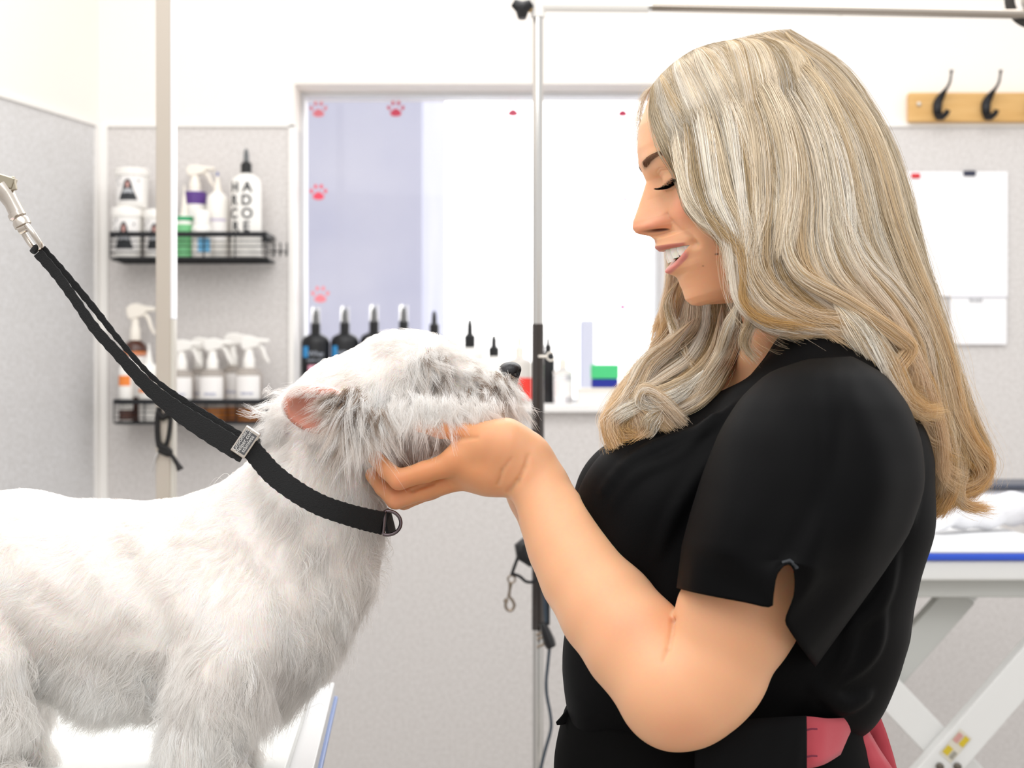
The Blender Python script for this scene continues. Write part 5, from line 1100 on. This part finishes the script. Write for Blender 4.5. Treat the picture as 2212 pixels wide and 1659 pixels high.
# notch stitching
MB().tube([P(1690, 1216, -.278)-WO, P(1706, 1211, -.279)-WO, P(1718, 1220, -.279)-WO, P(1722, 1228, -.279)-WO], .0016, 6).build('notch_stitching', mat('stitch_grey', '2f3236', .7), woman)
# ================================================================ her hair
hm = hair_mat('blonde_hair', .38, .30, .22)
HR = np.random.default_rng(21)
HCOL = [L3(x) for x in ('f3e8d6', 'e8d8be', 'faf3e8', 'd9c3a2', 'eee0ca', 'bca684')]; HW_ = np.array([.24, .20, .20, .14, .12, .10])
ROOT, TIP = L3('a8906f'), L3('e0ae62')
# how far the skull reaches in every direction, so strands lie on it and not in it
_c0 = HC+KX*(-20*Fv+70*Uv)
def _sph(p):
    d = (p-_c0)/KX; f, y, u = d@Fv, d@Sv, d@Uv; r_ = np.sqrt(f*f+y*y+u*u)+1e-6
    return r_, np.arctan2(y, f), np.arcsin(np.clip(u/r_, -1, 1)), d/r_[:, None]
_TB = np.zeros((72, 144)); _r, _az, _el, _ = _sph(HVf); np.maximum.at(_TB, (((_el/PI+.5)*71.99).astype(int), ((_az/(2*PI)+.5)*143.99).astype(int)), _r)
_TB[69:] = np.where(_TB[69:] == 0, 220, _TB[69:])
for _ in range(6):
    _m = _TB == 0; _n = np.maximum.reduce([np.roll(_TB, 1, 0), np.roll(_TB, -1, 0), np.roll(_TB, 1, 1), np.roll(_TB, -1, 1)]); _TB = np.where(_m, _n, _TB)
def push_out(Q, margin):
    sh = Q.shape; p = Q.reshape(-1, 3); r_, az, el, dr = _sph(p); a_ = (el/PI+.5)*72-.5; b_ = (az/(2*PI)+.5)*144-.5
    a0 = np.clip(np.floor(a_).astype(int), 0, 70); b0 = np.floor(b_).astype(int); fa, fb = np.clip(a_-a0, 0, 1), b_-b0
    R = (_TB[a0, b0 % 144]*(1-fb)+_TB[a0, (b0+1) % 144]*fb)*(1-fa)+(_TB[a0+1, b0 % 144]*(1-fb)+_TB[a0+1, (b0+1) % 144]*fb)*fa
    need = np.where((el > -.9) & (r_ < R+margin.ravel()) & (r_ > 60), R+margin.ravel()-r_, 0)*np.clip((el+.9)*4, 0, 1)
    need = np.minimum(need, 75); wt = (lambda q: q*q*(3-2*q))(np.clip((el+.05)/1.15, 0, 1))[:, None]; d2 = nrm(nrm(dr*np.array((.38, 1, .5)))*(1-wt)+dr*wt); sc_ = 1/np.maximum((dr*d2).sum(1), .6)
    return (p+d2*(need*sc_*KX)[:, None]).reshape(sh)
def guides(gl, npt):
    return np.array([spline(np.array([P(*g_) for g_ in g]), npt) for g in gl])
def hair_sheet(name, gl, n, locks, seed, npt=30, thick=.010, spread=.004, clump=.75, tipspread=1.0, rad=.00011, tipmix=.75, dark=0., s_pow=1.0, gold=.8, frizz=.04, lens=(.82, 1.0), rootdark=.6):
    r = np.random.default_rng(seed); G = guides(gl, npt*2); m = len(gl); t = np.linspace(0, 1, npt)
    # locks: a centre along the sheet, an offset, a colour of its own, a wave
    lc = np.sort(r.random(locks)*(m-1)); lo_ = r.normal(size=(locks, 3))*[spread, spread*1.6, spread]; lcol = np.array([HCOL[i] for i in r.choice(len(HCOL), locks, p=HW_/HW_.sum())])
    lph = r.uniform(0, 6.28, (locks, 2)); lamp = r.uniform(.3, 1.1, locks)*.0028; lfq = r.uniform(5, 9, locks); lw_ = r.uniform(.35, 1.0, locks)
    s = r.random(n)**s_pow*(m-1); k = np.clip(np.searchsorted(lc, s)+r.integers(-1, 2, n), 0, locks-1)
    s_t = s[:, None]*(1-clump*np.clip(t*2.2, 0, 1))[None]+lc[k][:, None]*(clump*np.clip(t*2.2, 0, 1))[None]
    L_ = r.uniform(*lens, n); tt = np.clip(t[None]*L_[:, None], 0, 1)*(npt*2-1)
    i0 = np.clip(np.floor(s_t).astype(int), 0, m-2); fs = (s_t-i0)[..., None]; j0 = np.clip(np.floor(tt).astype(int), 0, npt*2-2); fj = (tt-j0)[..., None]
    g = lambda a, b: G[a, b]
    Q = (g(i0, j0)*(1-fj)+g(i0, j0+1)*fj)*(1-fs)+(g(i0+1, j0)*(1-fj)+g(i0+1, j0+1)*fj)*fs
    env = np.clip(t*4, 0, 1)[None, :, None]
    Q = Q+lo_[k][:, None]*env*(.4+.6*t[None, :, None])
    ph = lph[k]; wv = (np.sin(t[None]*lfq[k][:, None]+ph[:, :1])*lamp[k][:, None]*np.clip(t*3, 0, 1)[None])[..., None]
    Q = Q+wv*np.array((.8, .5, .3))
    u1 = r.normal(size=(n, 3))*[.0026, .0034, .0026]; Q = Q+u1[:, None]*env*lw_[k][:, None, None]*(1+.35*np.sin(t*6)[None, :, None])
    Q[..., 1] += (r.random(n)*thick)[:, None]*np.clip(t*5, 0, 1)[None]*(1 if G[:, :, 1].mean() < 0 else -1)
    fz = (r.random(n) < frizz); Q = Q+(fz[:, None, None])*smoothnoise(Q.reshape(-1, 3)+np.repeat(r.random((n, 3))*.3, npt, 0), 30, seed).reshape(n, npt, 3)*.006*t[None, :, None]**1.2
    Q = push_out(Q, np.repeat(r.uniform(*((7, 13) if name == 'hair_lock' else (1.5, 9)), (n, 1)), npt, 1)*(.25+.75*np.clip(t*5, 0, 1))[None])
    tipw = np.clip((t-.80)/.2, 0, 1)[None, :, None]; ctr_spread = r.normal(size=(n, 1, 3))*.0018*tipspread; Q = Q+ctr_spread*tipw
    base = lcol[k]*(1+.10*r.normal(size=(n, 1))); base = base[:, None]*np.ones((1, npt, 1))
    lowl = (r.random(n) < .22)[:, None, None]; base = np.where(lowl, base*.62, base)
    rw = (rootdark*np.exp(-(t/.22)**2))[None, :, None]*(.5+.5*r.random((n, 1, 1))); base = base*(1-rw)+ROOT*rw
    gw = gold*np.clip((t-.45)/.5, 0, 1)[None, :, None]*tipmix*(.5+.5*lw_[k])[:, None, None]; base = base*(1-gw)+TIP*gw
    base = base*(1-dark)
    rr = rad*(1-.55*t**3)[None]*(.8+.4*r.random((n, 1)))
    return hair_obj(name, Q-WO, rr, base.clip(0, 1), hm, woman, npt)
near = [
 [(1414,184,-.003),(1450,236,-.030),(1474,300,-.052),(1484,350,-.062),(1492,400,-.068),(1508,446,-.075),(1538,482,-.080),(1572,500,-.085),(1614,527,-.09),(1640,570,-.094),(1640,625,-.096),(1650,675,-.098),(1700,700,-.10),(1760,706,-.106)],
 [(1440,164,-.003),(1476,230,-.040),(1494,320,-.064),(1506,395,-.076),(1530,450,-.082),(1570,490,-.090),(1616,530,-.096),(1626,590,-.098),(1618,645,-.098),(1648,688,-.10),(1710,704,-.104),(1775,708,-.11)],
 [(1480,136,-.003),(1524,215,-.045),(1548,330,-.070),(1562,420,-.086),(1580,500,-.095),(1582,570,-.097),(1598,635,-.10),(1645,685,-.10),(1715,706,-.105),(1795,706,-.112),(1850,725,-.118)],
 [(1530,109,-.003),(1590,200,-.050),(1632,330,-.077),(1650,430,-.090),(1645,520,-.100),(1650,590,-.102),(1690,645,-.106),(1760,685,-.112),(1840,712,-.118),(1900,780,-.122),(1950,858,-.12),(2008,893,-.116)],
 [(1580,91,-.003),(1660,180,-.050),(1716,300,-.079),(1738,420,-.091),(1735,520,-.100),(1760,600,-.107),(1836,662,-.113),(1912,720,-.117),(1962,762,-.115),(1946,822,-.112),(1978,882,-.108),(2034,892,-.10)],
 [(1626,78,-.003),(1724,168,-.045),(1794,290,-.072),(1828,410,-.084),(1842,510,-.088),(1884,590,-.092),(1952,676,-.092),(1994,776,-.088),(2016,876,-.082),(2040,960,-.074),(2040,1040,-.064),(2075,1072,-.055)],
 [(1668,70,-.002),(1776,148,-.035),(1852,270,-.052),(1894,390,-.062),(1920,490,-.064),(1958,580,-.064),(2006,690,-.060),(2040,800,-.054),(2058,900,-.046),(2082,975,-.036),(2104,1024,-.028),(2060,1066,-.022),(2022,1052,-.02)],
 [(1702,68,0),(1818,146,-.006),(1892,276,-.012),(1940,396,-.016),(1970,500,-.018),(1996,600,-.018),(2030,716,-.016),(2066,828,-.014),(2098,916,-.010),(2124,985,-.006),(2118,1034,-.004),(2066,1078,0)],
 [(1700,72,.006),(1806,150,.02),(1880,280,.03),(1926,396,.035),(1950,500,.035),(1975,600,.03),(2008,716,.025),(2044,828,.02),(2072,916,.016),(2094,985,.012),(2080,1060,.01),(2032,1110,.008)]]
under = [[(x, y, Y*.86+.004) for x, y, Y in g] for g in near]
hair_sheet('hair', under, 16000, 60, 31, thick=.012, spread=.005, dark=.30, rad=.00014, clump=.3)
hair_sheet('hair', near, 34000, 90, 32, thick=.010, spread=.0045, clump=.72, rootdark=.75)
# crown cap, both sides of the parting, so no scalp shows
cap_n = [[(x, y, Y) for x, y, Y in g[:6]] for g in near]
# far side of the head and the curls in front of the far shoulder
far = [
 [(1424,188,.004),(1422,225,.030),(1420,290,.056),(1420,350,.068),(1424,430,.080),(1440,520,.086),(1446,600,.085),(1440,660,.08),(1452,710,.07)],
 [(1440,160,.004),(1442,230,.045),(1440,340,.075),(1470,450,.088),(1490,560,.09),(1492,640,.085),(1486,700,.078),(1440,760,.07),(1380,800,.055),(1350,850,.045)],
 [(1500,120,.004),(1520,230,.055),(1530,350,.083),(1540,460,.092),(1545,560,.09),(1540,650,.082),(1540,720,.075),(1500,780,.065),(1430,830,.055),(1380,870,.05)],
 [(1580,92,.004),(1620,200,.055),(1640,350,.085),(1640,460,.095),(1620,560,.09),(1600,650,.08),(1590,720,.075),(1560,790,.068),(1500,850,.06),(1440,880,.055)],
 [(1680,70,.004),(1740,160,.045),(1790,300,.078),(1800,440,.09),(1800,560,.09),(1830,680,.085),(1880,760,.08)],
 [(1700,72,.006),(1800,150,.025),(1880,290,.04),(1920,440,.05),(1950,560,.05),(1990,680,.045),(2030,800,.04)]]
hair_sheet('hair', far, 11000, 50, 33, thick=.008, spread=.004, gold=.5, rad=.00013, frizz=.03, rootdark=.2)
wisp = [[(1408,186,.012),(1388,215,.030),(1374,262,.050),(1368,312,.062),(1372,352,.07)], [(1412,182,.008),(1398,205,.024),(1388,240,.040),(1384,285,.055),(1388,330,.066)]]
hair_sheet('hair', wisp, 130, 8, 37, npt=14, thick=.004, spread=.001, gold=0, rad=.00006, clump=.3, rootdark=0, frizz=.4)
curl = [
 [(1545,560,0.070),(1490,640,0.066),(1476,700,0.056),(1440,745,0.017),(1392,782,-0.017),(1356,822,-0.055),(1338,866,-0.074),(1318,892,-0.078),(1316,915,-0.079),(1328,950,-0.080),(1332,975,-0.081)],
 [(1560,560,0.070),(1515,640,0.062),(1512,706,0.048),(1470,762,0.004),(1410,800,-0.035),(1366,842,-0.066),(1328,880,-0.077),(1322,918,-0.079),(1340,962,-0.081),(1376,958,-0.083),(1396,936,-0.083)],
 [(1575,580,0.066),(1545,650,0.056),(1546,716,0.036),(1515,782,-0.017),(1455,826,-0.059),(1400,856,-0.073),(1350,886,-0.079),(1330,915,-0.082),(1350,938,-0.084),(1392,930,-0.085),(1400,918,-0.086)],
 [(1590,600,0.060),(1572,660,0.050),(1574,722,0.027),(1552,790,-0.028),(1506,842,-0.067),(1450,872,-0.078),(1396,885,-0.081),(1352,895,-0.083),(1340,920,-0.085),(1330,960,-0.085)],
 [(1600,600,0.055),(1590,660,0.045),(1592,724,0.022),(1570,792,-0.032),(1530,856,-0.072),(1480,890,-0.079),(1430,893,-0.082),(1392,872,-0.085),(1398,856,-0.084),(1430,884,-0.088),(1462,925,-0.088)]]
hair_sheet('hair', curl, 15000, 34, 34, thick=.012, spread=.0035, gold=1.0, rad=.00012, clump=.6, tipmix=.55, rootdark=.15, frizz=.05)
# separate waves lying over the sheet: face-framing lock, shoulder locks, back curls
def lock(pts, n, w0, seed, **k):
    """one lock: its spine and a width in px; two guides either side of the spine"""
    a_ = np.array(pts, float); d = np.gradient(a_[:, :2], axis=0); nn = nrm(np.stack([-d[:, 1], d[:, 0]], 1)); prof_ = np.sin(np.linspace(.12, PI-.35, len(a_)))[:, None]*w0
    g = [[(*(p_[:2]+q_*e), p_[2]-.004*(1-abs(e/ max(w0, 1)))) for p_, q_, e in zip(a_, nn, (prof_*f_).ravel())] for f_ in (-1, 0, 1)]
    return hair_sheet('hair_lock', g, n, 7, seed, spread=.0012, thick=.006, **k)
lock([(1440,200,-.024),(1462,290,-.052),(1478,372,-.068),(1494,430,-.078),(1522,470,-.084),(1562,494,-.090),(1610,516,-.096)], 900, 10, 41, gold=.1, tipmix=.2)
lock([(1438,167,-.004),(1468,214,-.034),(1494,300,-.066),(1506,400,-.08),(1535,455,-.088),(1590,495,-.096),(1640,540,-.102),(1655,600,-.104),(1640,660,-.10),(1612,720,-.094),(1612,750,-.09),(1640,778,-.088)], 700, 10, 42, gold=.15)
lock([(1474,140,-.004),(1504,195,-.04),(1530,290,-.075),(1556,420,-.092),(1590,500,-.10),(1600,570,-.102),(1612,640,-.104),(1665,690,-.106),(1740,706,-.112)], 1300, 26, 43, gold=.2)
lock([(1562,98,-.004),(1598,160,-.04),(1640,300,-.08),(1648,450,-.094),(1620,560,-.104),(1660,640,-.108),(1750,690,-.114),(1830,700,-.12),(1880,745,-.124),(1930,800,-.126),(1965,860,-.125),(2010,892,-.12)], 1800, 26, 44, gold=.6)
lock([(1600,86,-.004),(1654,170,-.045),(1700,320,-.084),(1706,430,-.096),(1696,520,-.104),(1730,590,-.110),(1820,640,-.116),(1900,690,-.122),(1965,740,-.122),(1968,762,-.12),(1938,800,-.12),(1950,850,-.118),(1985,885,-.116),(2040,886,-.112)], 1900, 24, 45, gold=.9)
lock([(1650,76,-.004),(1706,150,-.04),(1770,260,-.07),(1796,340,-.08),(1820,460,-.09),(1860,560,-.096),(1930,640,-.098),(1990,730,-.094),(2012,830,-.088),(2030,920,-.082),(2050,1000,-.07),(2036,1060,-.06)], 1800, 26, 46, gold=.5)
lock([(1696,70,-.003),(1766,150,-.03),(1840,250,-.05),(1880,340,-.06),(1915,470,-.068),(1950,570,-.068),(2000,680,-.064),(2040,790,-.058),(2060,890,-.05),(2100,970,-.04),(2128,1000,-.03),(2118,1030,-.025),(2080,1050,-.03),(2040,1056,-.04),(2022,1040,-.045)], 1700, 24, 47, gold=1.)
lock([(2030,860,-.07),(2046,930,-.068),(2052,1000,-.062),(2060,1050,-.055),(2040,1095,-.05),(2022,1118,-.045)], 1300, 22, 48, gold=1.2, rootdark=0)
lock([(2050,940,-.05),(2070,1010,-.045),(2066,1060,-.04),(2090,1092,-.036),(2150,1100,-.03)], 500, 14, 49, gold=1.2, rootdark=0, frizz=.3)
lock([(1800,650,-.112),(1850,700,-.122),(1900,770,-.128),(1935,840,-.128),(1960,900,-.124)], 900, 26, 50, gold=.4, frizz=.2, rootdark=0)
lock([(1500,690,0.030),(1450,745,-0.003),(1400,790,-0.038),(1368,850,-0.075),(1345,880,-0.083),(1322,905,-0.084),(1330,950,-0.085),(1352,962,-0.086),(1384,950,-0.087),(1402,925,-0.087)], 1400, 20, 51, gold=1.1, rootdark=0)
lock([(1560,660,0.030),(1545,760,-0.011),(1500,820,-0.060),(1440,850,-0.076),(1400,862,-0.082),(1392,880,-0.087),(1420,905,-0.088),(1450,930,-0.088),(1475,938,-0.087)], 1300, 16, 52, gold=.7, rootdark=0)
lock([(1470,600,0.060),(1446,650,0.055),(1452,700,0.050),(1478,760,0.006),(1500,800,-0.035)], 260, 5, 53, gold=.2, rootdark=0)
lock([(1600,640,-0.090),(1580,700,-0.080),(1560,760,-0.040),(1520,820,-0.065),(1490,870,-0.081)], 260, 8, 54, gold=.2, rootdark=0)
lock([(1670,84,-.01),(1760,200,-.06),(1820,330,-.08),(1850,450,-.088),(1870,540,-.09)], 1500, 30, 55, gold=0)
lock([(1590,92,-.01),(1670,230,-.07),(1700,360,-.088),(1700,470,-.1),(1690,560,-.106)], 1500, 30, 56, gold=0)
lock([(1512,118,-.01),(1580,240,-.065),(1610,360,-.085),(1620,470,-.098),(1625,560,-.104)], 1400, 26, 57, gold=0)

fly = [[(x+(6 if x > 1600 else 0), y-5, Y) for x, y, Y in g] for g in near[1:8]]
hair_sheet('stray_hair', fly, 900, 300, 61, thick=.016, spread=.009, clump=.1, rad=.00006, frizz=1.0, tipspread=4, gold=.5)
hair_sheet('stray_hair', curl[:3], 60, 30, 62, thick=.016, spread=.008, clump=.1, rad=.00006, frizz=1.0, tipspread=5, gold=.5)
lock([(1520,800,-.058),(1470,858,-.075),(1420,878,-.086),(1384,868,-.09),(1392,846,-.092),(1424,862,-.092),(1462,900,-.09),(1496,934,-.085)], 900, 12, 63, gold=.5, rootdark=0, lens=(.7, 1.0))
lock([(1420,860,-.075),(1362,886,-.085),(1330,912,-.086),(1334,950,-.086),(1346,976,-.084)], 900, 18, 64, gold=1.3, rootdark=0, lens=(.75, 1.0))
lock([(1440,880,-.085),(1404,912,-.09),(1396,938,-.09),(1372,956,-.088),(1344,968,-.086)], 600, 12, 65, gold=1.3, rootdark=0, lens=(.75, 1.0))
# ================================================================ the grooming leash
web = mat('black_webbing', '161617', .85, bump=(900, .9, .0012, (1, 1, 1)))
polished = mat('polished_steel', 'c9c0b6', .2, metal=1.0)
o0 = P(180, 700, -.06)
leash = thing('leash', 'black webbing grooming leash running from the top left to the dog\'s neck', 'leash', o0)
def strap(name, pts, width, m, par, org, n=60, thick=.0022, wvec=None):
    """flat webbing: spine points (px,py,Y); width px per point; wvec world direction of the width"""
    a_ = np.array([[*P(p[0], p[1], p[2]), w_*S(p[2])] for p, w_ in zip(pts, width)]); s_ = spline(a_, n); c = s_[:, :3]; wd = s_[:, 3]
    T_ = nrm(np.gradient(c, axis=0)); vs = []
    wv = spline(np.array(wvec, float), n) if wvec is not None else None
    for i in range(n):
        W_ = np.cross(T_[i], (0, -1, 0)) if wv is None else wv[i]; W_ = nrm(W_-T_[i]*np.dot(T_[i], W_)); N_ = np.cross(T_[i], W_)
        e = 1+.0*i; th_ = thick/2; wig = .0004*math.sin(i*2.4)
        for a, b in ((-1, -1), (-.5, -1.15), (.5, -1.15), (1, -1), (1, 1), (.5, 1.15), (-.5, 1.15), (-1, 1)): vs.append(c[i]+W_*(a*(wd[i]/2+wig*abs(a)))+N_*b*th_-org)
    fs = [(i*8+j, i*8+(j+1) % 8, (i+1)*8+(j+1) % 8, (i+1)*8+j) for i in range(n-1) for j in range(8)]+[tuple(range(8))[::-1], tuple((n-1)*8+j for j in range(8))]
    return link(name, vs, fs, m, par, smooth=60)
strap('lower_strand', [(82, 546, -.06), (120, 590, -.06), (160, 645, -.062), (205, 710, -.064), (255, 765, -.066), (320, 835, -.068), (380, 885, -.072), (440, 925, -.080), (500, 962, -.088), (528, 978, -.092)], [22, 21, 20, 22, 24, 30, 38, 44, 46, 46], web, leash, o0)
strap('upper_strand', [(92, 536, -.055), (140, 590, -.052), (200, 662, -.050), (262, 740, -.052), (330, 815, -.056), (400, 868, -.062), (460, 905, -.070), (520, 944, -.080)], [14, 14, 14, 12, 10, 14, 16, 20], web, leash, o0)
MB().tube([P(70, 545, -.06)-o0, P(78, 536, -.058)-o0, P(92, 532, -.056)-o0], [.004, .005, .004], 10, flat=.7).build('stitched_fold', web, leash)
# slide clasp
cl_c = P(531, 955, -.092); dT = nrm(P(556, 990, -.09)-P(500, 946, -.09)); dT = nrm(np.array((.83, 0, -.56))); dW = np.array((.56, 0, .83)); dN = np.array((0, -1, 0))
def obb(name, c, hx, hy, hz, m, par, org, bev=.0008):
    vs = [c+dT*a*hx+dW*b*hy+dN*e*hz-org for e in (-1, 1) for a, b in ((-1, -1), (1, -1), (1, 1), (-1, 1))]
    return link(name, vs, [(0,3,2,1),(4,5,6,7),(0,1,5,4),(1,2,6,5),(2,3,7,6),(3,0,4,7)], m, par, smooth=False, bevel=bev)
cl = obb('slide_clasp', cl_c, 18*S(-.09), 32*S(-.09), .0030, polished, leash, o0)
obb('engraved_plate', cl_c+dN*.0033, 14*S(-.09), 25*S(-.09), .0003, mat('plate_grey', '5c5c5e', .4, .5), cl, o0, .0001)
for i, s_ in enumerate(('Groomers', 'Helper.com', 'stainless')):
    tm_ = lettering(s_, .0050, cl_c+dN*.0038-dW*.0+dT*(-.0030+.0036*i)-o0, mat('engraving_pale', 'd4d2ce', .5), cl, xdir=dW, zdir=-dT, ext=.0001)
# collar loop round the neck, in front of the fur on the camera side
NC = [(536, 962, -.091), (556, 986, -.090), (590, 1024, -.094), (640, 1062, -.100), (690, 1090, -.100), (740, 1108, -.092), (790, 1122, -.072), (832, 1131, -.046)]
lp = strap('neck_loop', NC, [42, 44, 46, 46, 46, 46, 48, 50], web, leash, o0, n=60, thick=.0026)
strap('neck_loop', [(832, 1131, -.046), (846, 1128, -.02), (842, 1122, .01), (810, 1108, .045), (750, 1085, .075), (680, 1050, .088), (620, 1010, .08), (575, 980, .045), (556, 966, .0), (552, 968, -.05), (556, 982, -.086)], [48]*11, web, leash, o0, n=70, thick=.0026, wvec=[(-.25, 0, 1)]*11)
dc = P(842, 1129, -.05); R_d = 26*S(-.05)
pts = [dc+np.array((R_d*1.12*math.cos(a_)-.002, -.002, R_d*math.sin(a_)))-o0 for a_ in np.linspace(-1.9, 1.75, 26)]
MB().tube(pts+[pts[0]], .0016, 10, up=(0, 1, 0)).build('d_ring', mat('ring_dark_bronze', '6a5f62', .25, metal=1.0), leash)
# swivel connector, top left
o1 = P(30, 470, -.06); sw = thing('swivel_hook', 'silver swivel hook holding the black leash at the left edge', 'hook', o1)
def lw_(l): return [P(a, b, c)-o1 for a, b, c in l]
MB().tube(lw_([(72, 528, -.06), (58, 500, -.06)]), .0048, 12).v
ub = MB(); ub.tube(spline(lw_([(46, 494, -.054), (60, 518, -.052), (76, 537, -.056), (88, 532, -.062), (72, 505, -.066), (58, 486, -.064)]), 26), .0026, 12); ub.build('shackle', polished, sw)
MB().tube(lw_([(40, 496, -.06), (62, 486, -.06)]), .0050, 16).build('cross_pin', polished, sw)
MB().tube(lw_([(34, 460, -.06), (38, 468, -.06), (40, 471, -.06), (45, 478, -.06), (50, 488, -.06)]), [.0075, .0075, .0058, .0078, .0076], 20).build('swivel_collar', polished, sw)
MB().tube(lw_([(0, 405, -.06), (14, 420, -.06), (26, 440, -.06), (40, 468, -.06)]), [.0090, .0078, .0066, .0070], 20).build('shank', polished, sw)
MB().tube(spline(lw_([(14, 424, -.06), (4, 412, -.06), (-14, 402, -.06), (-34, 410, -.06), (-44, 440, -.06)]), 20), .0062, 14).build('bow', polished, sw)
MB().bar(*lw_([(-10, 385, -.06), (32, 398, -.06)]), .010, .0105, (0, 1, 0)).build('release_lever', mat('nickel', 'aba290', .3, metal=1.0), sw, smooth=False, bevel=.001)
MB().bar(*lw_([(22, 382, -.062), (28, 412, -.062)]), .008, .004, (0, 1, 0)).build('lever_tab', mat('nickel', 'aba290', .3, metal=1.0), sw, smooth=False, bevel=.001)
